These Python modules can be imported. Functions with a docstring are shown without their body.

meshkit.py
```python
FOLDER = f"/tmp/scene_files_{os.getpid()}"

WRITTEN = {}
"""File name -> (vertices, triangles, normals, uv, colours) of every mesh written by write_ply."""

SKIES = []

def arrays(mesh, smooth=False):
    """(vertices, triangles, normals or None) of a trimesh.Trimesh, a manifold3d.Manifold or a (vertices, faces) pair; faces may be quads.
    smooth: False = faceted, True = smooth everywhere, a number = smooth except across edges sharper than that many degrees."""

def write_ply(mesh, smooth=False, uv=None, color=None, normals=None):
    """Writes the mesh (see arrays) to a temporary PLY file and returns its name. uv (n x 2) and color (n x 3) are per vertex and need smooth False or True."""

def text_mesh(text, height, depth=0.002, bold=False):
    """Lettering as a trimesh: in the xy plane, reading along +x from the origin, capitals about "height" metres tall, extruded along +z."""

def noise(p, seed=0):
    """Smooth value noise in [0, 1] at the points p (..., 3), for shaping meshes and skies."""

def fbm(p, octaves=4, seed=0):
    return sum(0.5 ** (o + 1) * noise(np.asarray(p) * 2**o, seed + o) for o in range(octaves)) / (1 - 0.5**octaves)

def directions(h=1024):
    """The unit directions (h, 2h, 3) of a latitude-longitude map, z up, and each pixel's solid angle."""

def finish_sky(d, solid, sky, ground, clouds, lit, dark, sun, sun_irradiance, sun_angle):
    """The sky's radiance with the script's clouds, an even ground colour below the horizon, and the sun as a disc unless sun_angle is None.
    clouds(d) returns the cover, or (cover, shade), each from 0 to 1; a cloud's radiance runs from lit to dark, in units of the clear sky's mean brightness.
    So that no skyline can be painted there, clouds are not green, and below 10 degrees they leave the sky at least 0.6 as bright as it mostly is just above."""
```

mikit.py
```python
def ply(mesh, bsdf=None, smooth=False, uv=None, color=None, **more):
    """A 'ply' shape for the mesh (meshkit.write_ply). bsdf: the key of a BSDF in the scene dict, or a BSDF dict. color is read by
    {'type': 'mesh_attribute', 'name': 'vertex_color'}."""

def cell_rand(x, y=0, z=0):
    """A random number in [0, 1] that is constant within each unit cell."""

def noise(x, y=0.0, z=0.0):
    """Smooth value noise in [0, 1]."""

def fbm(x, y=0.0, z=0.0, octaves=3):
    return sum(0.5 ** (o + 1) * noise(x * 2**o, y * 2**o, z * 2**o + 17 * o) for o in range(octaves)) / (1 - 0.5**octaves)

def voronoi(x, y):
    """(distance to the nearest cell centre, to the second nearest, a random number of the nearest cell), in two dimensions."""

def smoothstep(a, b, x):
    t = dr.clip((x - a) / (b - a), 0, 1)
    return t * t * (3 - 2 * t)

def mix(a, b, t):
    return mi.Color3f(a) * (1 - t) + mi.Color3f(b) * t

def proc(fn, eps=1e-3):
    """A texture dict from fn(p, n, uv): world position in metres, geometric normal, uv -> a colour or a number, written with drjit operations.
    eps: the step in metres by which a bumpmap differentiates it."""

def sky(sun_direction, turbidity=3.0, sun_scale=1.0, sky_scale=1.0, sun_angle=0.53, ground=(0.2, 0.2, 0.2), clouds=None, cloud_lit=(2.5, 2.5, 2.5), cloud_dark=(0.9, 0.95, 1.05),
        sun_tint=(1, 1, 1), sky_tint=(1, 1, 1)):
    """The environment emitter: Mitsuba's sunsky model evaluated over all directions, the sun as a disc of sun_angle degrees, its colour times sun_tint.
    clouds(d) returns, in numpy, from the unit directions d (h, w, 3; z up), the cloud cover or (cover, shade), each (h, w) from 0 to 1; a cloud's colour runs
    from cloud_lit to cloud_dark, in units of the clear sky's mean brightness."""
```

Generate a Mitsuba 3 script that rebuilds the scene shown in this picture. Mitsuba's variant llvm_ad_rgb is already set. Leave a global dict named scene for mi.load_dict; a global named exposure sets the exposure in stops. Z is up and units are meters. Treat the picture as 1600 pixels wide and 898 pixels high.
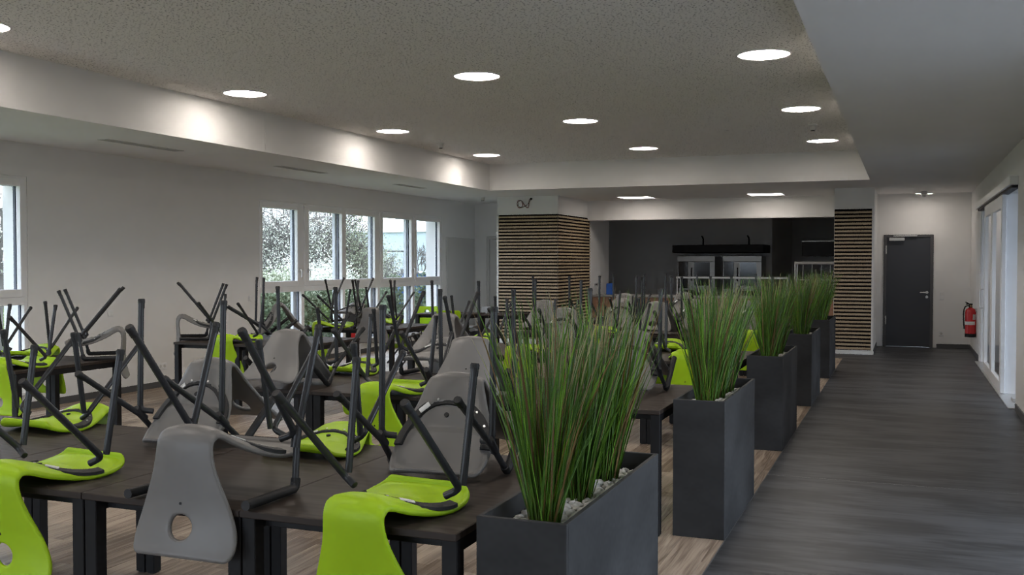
import math, random
import numpy as np
import trimesh
import shapely.geometry as sg
from scipy.spatial import Delaunay
from scipy.interpolate import CubicSpline
import drjit as dr
import mitsuba as mi
import mikit, meshkit
from mikit import proc, noise, fbm, voronoi, cell_rand, smoothstep, mix

T = mi.ScalarTransform4f
rng = np.random.default_rng(7)
scene, labels = {}, {}

# ------------------------------------------------------------------ camera, sky, exposure
CAM = np.array([0.0, 0.0, 1.6])
YAW, PITCH = math.radians(21.603), math.radians(1.478)
FWD = np.array([-math.sin(YAW) * math.cos(PITCH), math.cos(YAW) * math.cos(PITCH), -math.sin(PITCH)])
scene['camera'] = {'type': 'perspective', 'fov': 2 * math.degrees(math.atan(800 / 1550.0)), 'fov_axis': 'x', 'near_clip': 0.05, 'far_clip': 600.0,
                   'to_world': T().look_at(origin=CAM.tolist(), target=(CAM + FWD).tolist(), up=[0, 0, 1])}


def overcast(d):
    n = meshkit.fbm(d * 3.0, 3, 4)
    return np.ones(d.shape[:2]), 0.25 * n


SKY = 8.5
scene['sky'] = mikit.sky(sun_direction=[0.3, -0.5, 0.8], turbidity=4.0, sun_scale=0.0, sky_scale=SKY, clouds=overcast,
                         cloud_lit=(1.5, 1.72, 2.0), cloud_dark=(1.2, 1.40, 1.66), ground=(0.17, 0.18, 0.19))
LAMP = (14.5, 13.2, 11.9)
exposure = 1.4

# ------------------------------------------------------------------ materials


def diff(name, fn_or_rgb):
    ref = {'type': 'rgb', 'value': list(fn_or_rgb)} if isinstance(fn_or_rgb, (tuple, list)) else proc(fn_or_rgb)
    scene[name] = {'type': 'twosided', 'bsdf': {'type': 'diffuse', 'reflectance': ref}}


def prin(name, col, rough=0.5, metal=0.0, spec=0.5, **kw):
    ref = {'type': 'rgb', 'value': list(col)} if isinstance(col, (tuple, list)) else proc(col)
    scene[name] = {'type': 'twosided', 'bsdf': {'type': 'principled', 'base_color': ref, 'roughness': rough, 'metallic': metal, 'specular': spec, **kw}}


def c_plaster(p, n, uv):
    return mix((0.76, 0.75, 0.735), (0.80, 0.79, 0.775), fbm(p.x * 3, p.y * 3, p.z * 3))


def c_acoustic(p, n, uv):
    d, s, r = voronoi(p.x * 34, p.y * 34)
    dot = smoothstep(0.26, 0.20, d / (0.35 + 0.85 * r))
    return mix((0.84, 0.825, 0.80), (0.24, 0.235, 0.23), dot * 0.85)


def c_vinyl(p, n, uv):
    a = fbm(p.x * 1.6, p.y * 6.0, 0, 4)
    b = fbm(p.x * 6.0, p.y * 34.0, 3, 2)
    v = 0.72 * a + 0.28 * b
    return mix((0.024, 0.0243, 0.0262), (0.056, 0.0568, 0.0610), smoothstep(0.25, 0.75, v))


PLW, PLL = 0.19, 1.25


def c_plank(p, n, uv):
    i = dr.floor((p.x + 20) / PLW)
    off = cell_rand(i, 5) * PLL
    j = dr.floor((p.y + 20 + off) / PLL)
    t = cell_rand(i, j, 2)
    gy = p.y * 1.6 + t * 40
    warp = fbm(p.x * 7 + t * 9, gy * 0.8, t * 30, 3)
    g = fbm(p.x * 55 + warp * 7, gy * 1.1, t * 20, 3)
    fine = noise(p.x * 240, p.y * 7)
    knot = smoothstep(0.62, 0.8, fbm(p.x * 6 + 3, p.y * 2.3, t * 11, 2))
    v = 0.6 * g + 0.2 * fine + 0.35 * (t - 0.5) + 0.2 * warp
    c = mix((0.140, 0.098, 0.070), (0.36, 0.285, 0.220), smoothstep(0.2, 0.8, v))
    return mix(c, (0.08, 0.055, 0.04), knot * 0.45)


def c_table(p, n, uv):
    g = fbm(p.x * 3.0, p.y * 60.0, 0, 3)
    return mix((0.027, 0.020, 0.0165), (0.046, 0.035, 0.029), g)


def c_planter(p, n, uv):
    a = fbm(p.x * 2.2, p.y * 2.2, p.z * 3, 4)
    b = noise(p.x * 60, p.y * 60, p.z * 60)
    return mix((0.017, 0.0174, 0.0186), (0.036, 0.0367, 0.0385), smoothstep(0.25, 0.75, a) * 0.8 + 0.2 * b)


def c_slat(p, n, uv):
    k = dr.floor(p.z / 0.0655)
    g = fbm((p.x + p.y) * 3 + 7 * cell_rand(k, 1), p.z * 260, k, 3)
    return mix((0.34, 0.25, 0.16), (0.47, 0.365, 0.25), 0.6 * g + 0.4 * cell_rand(k, 3))


def c_counter(p, n, uv):
    g = fbm(p.x * 1.5, p.z * 40.0, 0, 3)
    return mix((0.22, 0.115, 0.07), (0.33, 0.18, 0.11), g)


def c_lawn(p, n, uv):
    return mix((0.07, 0.10, 0.04), (0.14, 0.18, 0.08), fbm(p.x * 1.5, p.y * 1.5, 0, 4))


def c_bark(p, n, uv):
    return mix((0.12, 0.11, 0.105), (0.22, 0.205, 0.195), noise(p.x * 12, p.y * 12, p.z * 3))


diff('m_plaster', c_plaster)
diff('m_acoustic', c_acoustic)
diff('m_white', (0.76, 0.76, 0.75))
diff('m_board', (0.58, 0.57, 0.55))
prin('m_pvc', (0.78, 0.78, 0.78), 0.35)
prin('m_vinyl', c_vinyl, 0.42, spec=0.4)
prin('m_plank', c_plank, 0.42, spec=0.45)
prin('m_table', c_table, 0.5, spec=0.25)
prin('m_black', (0.010, 0.010, 0.011), 0.5, spec=0.25)
prin('m_tube', (0.028, 0.029, 0.033), 0.32, spec=0.45)
prin('m_rubber', (0.014, 0.014, 0.015), 0.6)
prin('m_green', (0.35, 0.55, 0.012), 0.45, spec=0.3)
prin('m_grey', (0.165, 0.158, 0.152), 0.42, spec=0.4)
prin('m_planter', c_planter, 0.58, spec=0.3)
prin('m_slat', c_slat, 0.5)
diff('m_felt', (0.012, 0.011, 0.011))
prin('m_door', (0.042, 0.046, 0.056), 0.5)
prin('m_doorframe', (0.075, 0.075, 0.080), 0.5)
prin('m_base', (0.075, 0.075, 0.078), 0.5)
prin('m_steel', (0.40, 0.40, 0.39), 0.38, metal=0.8)
prin('m_alu', (0.62, 0.62, 0.61), 0.35, metal=0.7)
prin('m_counter', c_counter, 0.5)
prin('m_worktop', (0.26, 0.25, 0.235), 0.4)
diff('m_slab', (0.35, 0.35, 0.34))
diff('m_tile', (0.42, 0.41, 0.40))
prin('m_darkglass', (0.02, 0.022, 0.025), 0.08, spec=0.7)
prin('m_red', (0.50, 0.018, 0.02), 0.3)
prin('m_blue', (0.02, 0.10, 0.42), 0.4)
diff('m_outside', (0.10, 0.11, 0.14))
diff('m_facade', (0.72, 0.75, 0.80))
diff('m_warehouse', (0.50, 0.58, 0.62))
diff('m_lawn', c_lawn)
diff('m_bark', c_bark)
diff('m_joint', (0.14, 0.14, 0.14))
diff('m_paving', (0.19, 0.19, 0.195))
diff('m_pebble', (0.74, 0.73, 0.70))
diff('m_soil', (0.03, 0.025, 0.02))
diff('m_blossom', (0.78, 0.80, 0.72))
diff('m_leaf', (0.40, 0.43, 0.32))
diff('m_hedge', (0.13, 0.165, 0.105))
diff('m_brass', (0.30, 0.20, 0.10))
diff('m_wire', (0.16, 0.03, 0.04))
scene['m_blade'] = {'type': 'twosided', 'bsdf': {'type': 'principled', 'base_color': {'type': 'mesh_attribute', 'name': 'vertex_color'}, 'roughness': 0.45, 'specular': 0.4}}
scene['m_glass'] = {'type': 'thindielectric', 'int_ior': 1.5}

# ------------------------------------------------------------------ mesh helpers


def box(x0, x1, y0, y1, z0, z1):
    b = trimesh.creation.box(extents=(x1 - x0, y1 - y0, z1 - z0))
    b.apply_translation(((x0 + x1) / 2, (y0 + y1) / 2, (z0 + z1) / 2))
    return b


def bevel(x0, x1, y0, y1, z0, z1, r=0.004):
    """A box with chamfered edges: the hull of three shrunken boxes."""
    p = []
    for a, b, c in ((0, r, r), (r, 0, r), (r, r, 0)):
        for x in (x0 + a, x1 - a):
            for y in (y0 + b, y1 - b):
                for z in (z0 + c, z1 - c):
                    p.append((x, y, z))
    return trimesh.convex.convex_hull(np.array(p))


def cat(*m):
    return trimesh.util.concatenate([x for x in m])


def fillet(pts, r, n=5):
    """Round the corners of a polyline."""
    pts = [np.asarray(p, float) for p in pts]
    out = [pts[0]]
    for a, b, c in zip(pts, pts[1:], pts[2:]):
        u, v = a - b, c - b
        lu, lv = np.linalg.norm(u), np.linalg.norm(v)
        k = min(r, 0.45 * lu, 0.45 * lv)
        s, e = b + u / lu * k, b + v / lv * k
        for t in np.linspace(0, 1, n):
            out.append((1 - t) ** 2 * s + 2 * t * (1 - t) * b + t * t * e)
    out.append(pts[-1])
    return np.array(out)


def tube(pts, r, n=10, caps=True):
    pts = np.asarray(pts, float)
    tang = np.gradient(pts, axis=0)
    tang /= np.linalg.norm(tang, axis=1, keepdims=True)
    rr = np.broadcast_to(r, len(pts))
    u = np.cross(tang[0], [0.3, 0.5, 0.81])
    u /= np.linalg.norm(u)
    V, a = [], np.arange(n) * 2 * np.pi / n
    for p, t, q in zip(pts, tang, rr):
        u = u - t * (u @ t)
        u /= np.linalg.norm(u)
        w = np.cross(t, u)
        V.append(p + q * (np.cos(a)[:, None] * u + np.sin(a)[:, None] * w))
    V, F, m = np.vstack(V), [], len(pts)
    for i in range(m - 1):
        for k in range(n):
            a0, b0 = i * n + k, i * n + (k + 1) % n
            F += [(a0, b0, b0 + n), (a0, b0 + n, a0 + n)]
    if caps:
        V = np.vstack([V, pts[0], pts[-1]])
        c0, c1 = m * n, m * n + 1
        for k in range(n):
            F += [(c0, (k + 1) % n, k), (c1, (m - 1) * n + k, (m - 1) * n + (k + 1) % n)]
    return trimesh.Trimesh(V, np.array(F), process=False)


def lathe(profile, n=20, at=(0, 0, 0)):
    m = trimesh.creation.revolve(np.array(profile, float), sections=n)
    m.apply_translation(at)
    return m


def move(m, x=0, y=0, z=0):
    m = m.copy()
    m.apply_translation((x, y, z))
    return m


used = {}


def numbered(key):
    k = used.get(key, 0)
    used[key] = k + 1
    return key if k == 0 else f'{key}_{k:03d}'


def put(key, mesh, mat, smooth=False, parent=None, **kw):
    """One entry of the scene; with parent its key starts with the parent's key and two underscores."""
    key = numbered(f'{parent}__{key}' if parent else key)
    scene[key] = mikit.ply(mesh, mat, smooth, **kw)
    return key


def say(key, label=None, cat=None, group=None, kind=None):
    d = {}
    if label: d['label'] = label
    if cat: d['category'] = cat
    if group: d['group'] = group
    if kind: d['kind'] = kind
    labels[key] = d
    return key


def thing(name, label, cat=None, group=None):
    return say(numbered(name), label, cat, group)


def struct(name, mesh=None, mat=None, label=None, smooth=False):
    if mesh is None:
        return say(numbered(name), label, None, None, 'structure')
    return say(put(name, mesh, mat, smooth), label, None, None, 'structure')
# ------------------------------------------------------------------ the room
XL, XR, YB, YF = -8.84, 1.13, -3.5, 20.1
ZS, ZC = 2.88, 3.345
RX0, RX1, RY0, RY1 = -6.95, -0.52, -2.6, 16.45
EDGE = -0.945                                           # where the planks meet the grey vinyl
PLEND = 17.3

# floor
struct('floor', label='wood-look plank floor on the left and dark grey vinyl walkway on the right')
put('screed', box(XL - 0.3, XR + 0.5, YB, 30.2, -0.2, -0.012), 'm_felt', parent='floor')
k = put('vinyl_sheet', box(EDGE, XR + 0.35, YB, 7.617, -0.012, 0.0), 'm_vinyl', parent='floor')
say(k, 'dark grey streaked vinyl sheet of the walkway nearer the camera')
k = put('vinyl_sheet', box(EDGE, XR + 0.35, 7.624, PLEND, -0.012, 0.0), 'm_vinyl', parent='floor')
put('vinyl_sheet', box(XL - 0.05, XR + 0.35, PLEND, 30.0, -0.012, 0.0), 'm_vinyl', parent='floor')
say(put('joint_strip', box(EDGE, XR, 7.617, 7.624, -0.012, 0.0004), 'm_joint', parent='floor'), 'thin pale joint across the grey walkway')
say(put('edge_trim', box(EDGE - 0.006, EDGE, YB, PLEND, -0.012, 0.0006), 'm_base', parent='floor'), 'thin dark edge between planks and vinyl')


def hash_np(x, y=0, z=0):
    x, y, z = (np.uint32(int(math.floor(v)) + 1000000) for v in (x, y, z))
    with np.errstate(over='ignore'):
        h = np.uint32(x * np.uint32(374761393) + y * np.uint32(668265263) + z * np.uint32(2147483647))
        h = np.uint32((h ^ (h >> np.uint32(13))) * np.uint32(1274126177))
    return float(np.uint32((h ^ (h >> np.uint32(16))) & np.uint32(0xFFFFFF))) / 16777215.0


RGT = np.array([math.cos(YAW), math.sin(YAW), 0])
UPV = np.cross(RGT, FWD)


def project(p):
    q = np.asarray(p, float) - CAM
    w = q @ FWD
    return np.stack([800 + 1550 * (q @ RGT) / w, 449 - 1550 * (q @ UPV) / w, w], -1)


full_plank = mikit.ply(bevel(0.0007, PLW - 0.0007, 0.0007, PLL - 0.0007, -0.012, 0, 0.0012), 'm_plank')
cand = []
for i in range(int((XL - 0.2 + 20) / PLW), int((EDGE + 20) / PLW) + 1):
    x0, off = i * PLW - 20, hash_np(i, 5) * PLL
    a, b = max(x0, XL - 0.02), min(x0 + PLW, EDGE - 0.006)
    if b - a < 0.01: continue
    for j in range(int((YB + 20 + off) / PLL), int((PLEND + 20 + off) / PLL) + 1):
        y0 = j * PLL - 20 - off
        c, d = max(y0, YB), min(y0 + PLL, PLEND)
        if d - c < 0.01: continue
        q = project([(a + b) / 2, (c + d) / 2, 0])
        seen = q[2] > 1.2 and -350 < q[0] < 1900 and q[1] < 1250
        cand.append((-(b - a) * (d - c) / max(q[2], 0.5) ** 3 if seen else 1.0, a, b, c, d, x0, y0))
cand.sort()
rest = []
for k, (score, a, b, c, d, x0, y0) in enumerate(cand):
    if k < 300 and score < 0:
        if abs(b - a - PLW) < 1e-6 and abs(d - c - PLL) < 1e-6:
            scene[numbered('floor__plank')] = {**full_plank, 'to_world': T().translate([x0, y0, 0])}
        else:
            put('plank', bevel(a + 0.0007, b - 0.0007, c + 0.0007, d - 0.0007, -0.012, 0, 0.0012), 'm_plank', parent='floor')
    else:
        rest.append(box(a + 0.0007, b - 0.0007, c + 0.0007, d - 0.0007, -0.012, 0))
say(put('planks_beyond', cat(*rest), 'm_plank', parent='floor'), 'planks too far off to tell apart', kind='stuff')

# ceiling: acoustic panel in a recess, soffits around it
struct('ceiling', label='white ceiling with a lower soffit around a recessed perforated acoustic field')
say(put('acoustic_panel', box(RX0 - 0.02, RX1 + 0.02, RY0 - 0.02, RY1 + 0.02, ZC, ZC + 0.1), 'm_acoustic', parent='ceiling'), 'perforated pale acoustic field of the ceiling')
SZ = ZC + 0.1
for m in (box(XL - 0.4, RX0, YB - 0.2, 9.727, ZS, SZ), box(XL - 0.4, RX0, 9.733, 30.2, ZS, SZ), box(RX1, XR + 0.5, YB - 0.2, 30.2, ZS, SZ),
          box(RX0, RX1, RY1, 30.2, ZS, SZ), box(RX0, RX1, YB - 0.2, RY0, ZS, SZ)):
    put('soffit', m, 'm_plaster', parent='ceiling')
struct('roof', box(XL - 0.5, XR + 0.6, YB - 0.3, 30.3, SZ, SZ + 0.1), 'm_slab')


def wall_with_openings(name, axis, at, thick, u0, u1, z1, openings, mat='m_plaster', label=None):
    """A wall along x (axis 'x', at y) or y (axis 'y', at x); openings are (u0, u1, z0, z1)."""
    cuts, parts = sorted(openings), []
    lo, hi = min(at, at + thick), max(at, at + thick)
    mk = (lambda a, b, c, d: box(lo, hi, a, b, c, d)) if axis == 'y' else (lambda a, b, c, d: box(a, b, lo, hi, c, d))
    u = u0
    for a, b, c, d in cuts:
        parts.append(mk(u, a, 0, z1))
        if c > 0: parts.append(mk(a, b, 0, c))
        if d < z1: parts.append(mk(a, b, d, z1))
        u = b
    parts.append(mk(u, u1, 0, z1))
    return struct(name, cat(*parts), mat, label)


W1, W2 = (1.87, 8.07), (12.2, 18.4)
WZ0, WZ1 = 0.20, 2.52
wall_with_openings('wall_left', 'y', XL, -0.36, YB, 26.2, ZS, [(*W1, WZ0, WZ1), (*W2, WZ0, WZ1)], label='long white wall with the windows')
DOOR_Y = (12.0, 17.45)
RW = (2.0, 7.0)
wall_with_openings('wall_right', 'y', XR, 0.42, YB, YF + 0.2, ZS, [(*RW, 0.05, 2.5), (*DOOR_Y, 0.0, 2.45)], label='white wall with the sliding glass door')
wall_with_openings('wall_back', 'x', YB, -0.3, XL, XR, ZS, [(-8.4, -1.0, 0.1, 2.72)])
wall_with_openings('wall_far', 'x', YF, 0.2, XL, XR, ZS, [(-8.50, -7.60, 0, 2.10), (-6.25, -1.155, 0, 2.47), (-0.377, 0.494, 0, 2.11)], label='white end wall with the serving hatch and the grey door')

# kitchen shell behind the serving hatch
struct('wall_kitchen', cat(box(-6.45, -6.25, YF + 0.2, 21.75, 0, ZS), box(-9.0, -3.06, 25.2, 25.4, 0, ZS), box(-3.2, 0.5, 29.8, 30.0, 0, ZS), box(-3.2, -3.06, 25.4, 29.8, 0, ZS),
       box(-1.0, -0.8, YF + 0.2, 30.0, 0, ZS), box(-9.2, -9.0, 21.6, 25.4, 0, ZS), box(-9.0, -6.45, 21.55, 21.75, 0, ZS)), 'm_plaster', 'white walls of the unlit kitchen')

# columns with horizontal wood slats
struct('column', label='white square column clad with horizontal wood slats on two sides')
put('shaft', cat(box(-7.52, -6.25, 18.2, YF, 0, ZS)), 'm_plaster', parent='column')
struct('column', label='slim white column with wood slats on its front beside the grey door')
put('shaft', box(-1.155, -0.50, 18.2, YF, 0, ZS), 'm_plaster', parent='column_001')


def slats(col, x0, x1, yfront, z0, z1, side=None):
    put('felt', box(x0, x1, yfront - 0.006, yfront, z0, z1), 'm_felt', parent=col)
    n = int((z1 - z0) / 0.0655)
    p = mikit.ply(bevel(x0, x1, yfront - 0.024, yfront - 0.006, 0, 0.036, 0.002), 'm_slat')
    for i in range(n):
        scene[numbered(f'{col}__slat')] = {**p, 'to_world': T().translate([0, 0, z0 + 0.012 + i * 0.0655])}
    if side:
        xs, ya, yb = side
        put('felt', box(xs, xs + 0.006, ya, yb, z0, z1), 'm_felt', parent=col)
        p = mikit.ply(bevel(xs + 0.006, xs + 0.024, ya - 0.022, yb, 0, 0.036, 0.002), 'm_slat')
        for i in range(n):
            scene[numbered(f'{col}__slat')] = {**p, 'to_world': T().translate([0, 0, z0 + 0.012 + i * 0.0655])}


slats('column', -7.485, -6.252, 18.2, 0.09, 2.525, (-6.25, 18.2, YF + 0.15))
slats('column_001', -1.15, -0.535, 18.2, 0.07, 2.515)
for c, x0, x1 in (('column', -7.53, -6.24), ('column_001', -1.165, -0.49)):
    say(put('plinth', box(x0, x1, 18.165, 18.2, 0.0, 0.06), 'm_white', parent=c), 'white plinth strip')
put('corner_strip', box(-7.525, -7.487, 18.175, 18.2, 0.06, 2.525), 'm_white', parent='column')

# baseboards
H = 0.075
struct('baseboard_left', box(XL, XL + 0.016, YB, 20.1, 0, H), 'm_base')
struct('baseboard_right', cat(box(XR - 0.016, XR, 17.62, YF, 0, H), box(XR - 0.016, XR, YB, 11.9, 0, H)), 'm_base')
struct('baseboard_far', cat(box(0.56, XR - 0.016, YF - 0.016, YF, 0, H), box(XL + 0.016, -8.56, YF - 0.016, YF, 0, H)), 'm_base')
struct('baseboard_column', box(-0.50, -0.486, 18.2, YF - 0.02, 0, H), 'm_base')

# ------------------------------------------------------------------ windows of the left wall


def window(name, y0, y1, panes, label):
    """panes: (y0, y1, sash?, handle side)."""
    struct(name, label=label)
    xi, xg, xo = XL - 0.005, XL - 0.055, XL - 0.085
    bars, zt0, zt1 = [], 1.135, 1.225
    ys = [y0] + [(a[1] + b[0]) / 2 for a, b in zip(panes, panes[1:])] + [y1]
    fr, seal = [], []
    def bar(a, b, c, d):
        fr.append(bevel(xg, xi, a, b, c, d, 0.004))
        seal.append(box(xo - 0.012, xg, a + 0.012, b - 0.012, c + 0.012, d - 0.012))
    bar(y0, y1, WZ1 - 0.045, WZ1); bar(y0, y1, WZ0, WZ0 + 0.055); bar(y0, y1, zt0, zt1)
    for j, y in enumerate(ys):
        h = 0.04
        a, b = (y, y + 0.05) if j == 0 else (y - 0.05, y) if j == len(ys) - 1 else (y - h, y + h)
        bar(a, b, WZ0, WZ1)
    put('frame', cat(*fr), 'm_pvc', parent=name)
    say(put('outer_frame', cat(*seal), 'm_outside', parent=name), 'dark outer side of the frame')
    fins = [box(XL - 0.175, XL - 0.125, y - 0.095, y + 0.095, WZ0, WZ1) for y in ys[1:-1]]
    say(put('blind_guide', cat(*fins), 'm_facade', parent=name), 'white upright guides outside the glass')
    for (a, b, sash, hand), lo, hi in zip(panes, ys, ys[1:]):
        z0, z1 = 1.305, 2.41
        if sash:
            s = 0.014
            f = [bevel(xg, xi + s, lo + 0.03, a, z0 - 0.085, z1 + 0.085, 0.005), bevel(xg, xi + s, b, hi - 0.03, z0 - 0.085, z1 + 0.085, 0.005),
                 bevel(xg, xi + s, a, b, z0 - 0.085, z0, 0.005), bevel(xg, xi + s, a, b, z1, z1 + 0.085, 0.005)]
            put('sash', cat(*f), 'm_pvc', parent=name)
        else:
            f = [bevel(xg, xi, lo + 0.03, a, z0 - 0.09, z1 + 0.08, 0.004), bevel(xg, xi, b, hi - 0.03, z0 - 0.09, z1 + 0.08, 0.004),
                 bevel(xg, xi, a, b, z0 - 0.09, z0, 0.004), bevel(xg, xi, a, b, z1, z1 + 0.08, 0.004)]
            put('pane_bead', cat(*f), 'm_pvc', parent=name)
        put('pane', (np.array([[xg - 0.01, a - 0.01, z0 - 0.01], [xg - 0.01, b + 0.01, z0 - 0.01], [xg - 0.01, b + 0.01, z1 + 0.01], [xg - 0.01, a - 0.01, z1 + 0.01]]), np.array([[0, 1, 2, 3]])), 'm_glass', parent=name)
        a2, b2 = lo + 0.05, hi - 0.05
        put('pane', (np.array([[xg - 0.01, a2 - 0.01, WZ0 + 0.04], [xg - 0.01, b2 + 0.01, WZ0 + 0.04], [xg - 0.01, b2 + 0.01, zt0 + 0.01], [xg - 0.01, a2 - 0.01, zt0 + 0.01]]), np.array([[0, 1, 2, 3]])), 'm_glass', parent=name)
        for c0, c1, e0, e1 in ((a, b, z0, z1), (a2, b2, WZ0 + 0.05, zt0)):
            o0, o1 = xo - 0.012, xg - 0.012
            put('outer_frame', cat(box(o0, o1, lo + 0.029, c0, e0 - 0.05, e1 + 0.05), box(o0, o1, c1, hi - 0.029, e0 - 0.05, e1 + 0.05), box(o0, o1, c0, c1, e0 - 0.05, e0), box(o0, o1, c0, c1, e1, e1 + 0.05)), 'm_outside', parent=name)
        if hand:
            yh = b + 0.045 if hand > 0 else a - 0.045
            x = xi + 0.014
            h = cat(bevel(x, x + 0.012, yh - 0.014, yh + 0.014, 1.43, 1.50, 0.003), tube(fillet([(x + 0.01, yh, 1.475), (x + 0.045, yh, 1.475), (x + 0.045, yh, 1.36)], 0.015), 0.009, 8))
            put('handle', h, 'm_alu', 40, parent=name)
    put('sill', bevel(XL - 0.09, XL + 0.05, y0 - 0.02, y1 + 0.02, WZ0 - 0.035, WZ0, 0.004), 'm_white', parent=name)
    put('outer_sill', box(XL - 0.48, XL - 0.12, y0, y1, WZ0 - 0.03, WZ0), 'm_facade', parent=name)


window('window_1', *W2, [(12.29, 13.20, True, 1), (13.52, 14.52, True, -1), (14.67, 15.66, False, 0), (15.93, 17.06, True, 1), (17.27, 18.30, True, -1)],
       'tall white window of five upper and five lower panes beside the grey panel')
d = W1[0] - W2[0]
window('window_2', *W1, [(a + d - 0.0, b + d, s, h) for a, b, s, h in [(12.29, 13.20, True, 0), (13.52, 14.52, True, 0), (14.67, 15.66, False, 0), (15.93, 17.06, True, 0), (17.27, 18.30, True, 0)]],
       'white window cut off by the left edge of the photo')

# right side: sliding door and the big glazing nearer the camera (outside the frame, it lights the walkway)
struct('window_3', label='large glazing in the right wall')
bars = [bevel(XR + 0.1, XR + 0.17, RW[0], RW[1], z, z + 0.06) for z in (0.05, 2.44)] + [bevel(XR + 0.1, XR + 0.17, y - 0.04, y + 0.04, 0.05, 2.5) for y in np.linspace(RW[0] + 0.04, RW[1] - 0.04, 6)]
put('frame', cat(*bars), 'm_pvc', parent='window_3')
ys = np.linspace(RW[0] + 0.04, RW[1] - 0.04, 6)
for a, b in zip(ys, ys[1:]):
    put('pane', (np.array([[XR + 0.14, a, 0.06], [XR + 0.14, b, 0.06], [XR + 0.14, b, 2.49], [XR + 0.14, a, 2.49]]), np.array([[0, 1, 2, 3]])), 'm_glass', parent='window_3')

struct('window_4', label='large glazing in the wall behind the camera')
xs = np.linspace(-8.36, -1.04, 7)
bars = [bevel(-8.4, -1.0, YB - 0.17, YB - 0.1, z, z + 0.06) for z in (0.1, 2.66)] + [bevel(x - 0.04, x + 0.04, YB - 0.17, YB - 0.1, 0.16, 2.66) for x in xs]
put('frame', cat(*bars), 'm_pvc', parent='window_4')
for a, b in zip(xs, xs[1:]):
    put('pane', (np.array([[a, YB - 0.14, 0.11], [b, YB - 0.14, 0.11], [b, YB - 0.14, 2.71], [a, YB - 0.14, 2.71]]), np.array([[0, 1, 2, 3]])), 'm_glass', parent='window_4')
struct('daylight_blocker', cat(box(XR + 0.43, XR + 2.8, 10.9, 18.5, 2.62, 2.80), box(XR + 0.43, XR + 2.8, 18.3, 18.5, -0.02, 2.62), box(XR + 0.43, XR + 2.8, 10.9, 11.1, -0.02, 2.62), box(XR + 2.6, XR + 2.8, 14.2, 18.3, -0.02, 2.62)), 'm_facade', 'unseen roofed box added to keep daylight off the sliding door')  # unseen roof and walls, added to shade the jambs and panes from the sky
struct('door_1', label='white sliding glass door standing part open in the right wall')
LX0, LX1 = XR - 0.055, XR - 0.005
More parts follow.
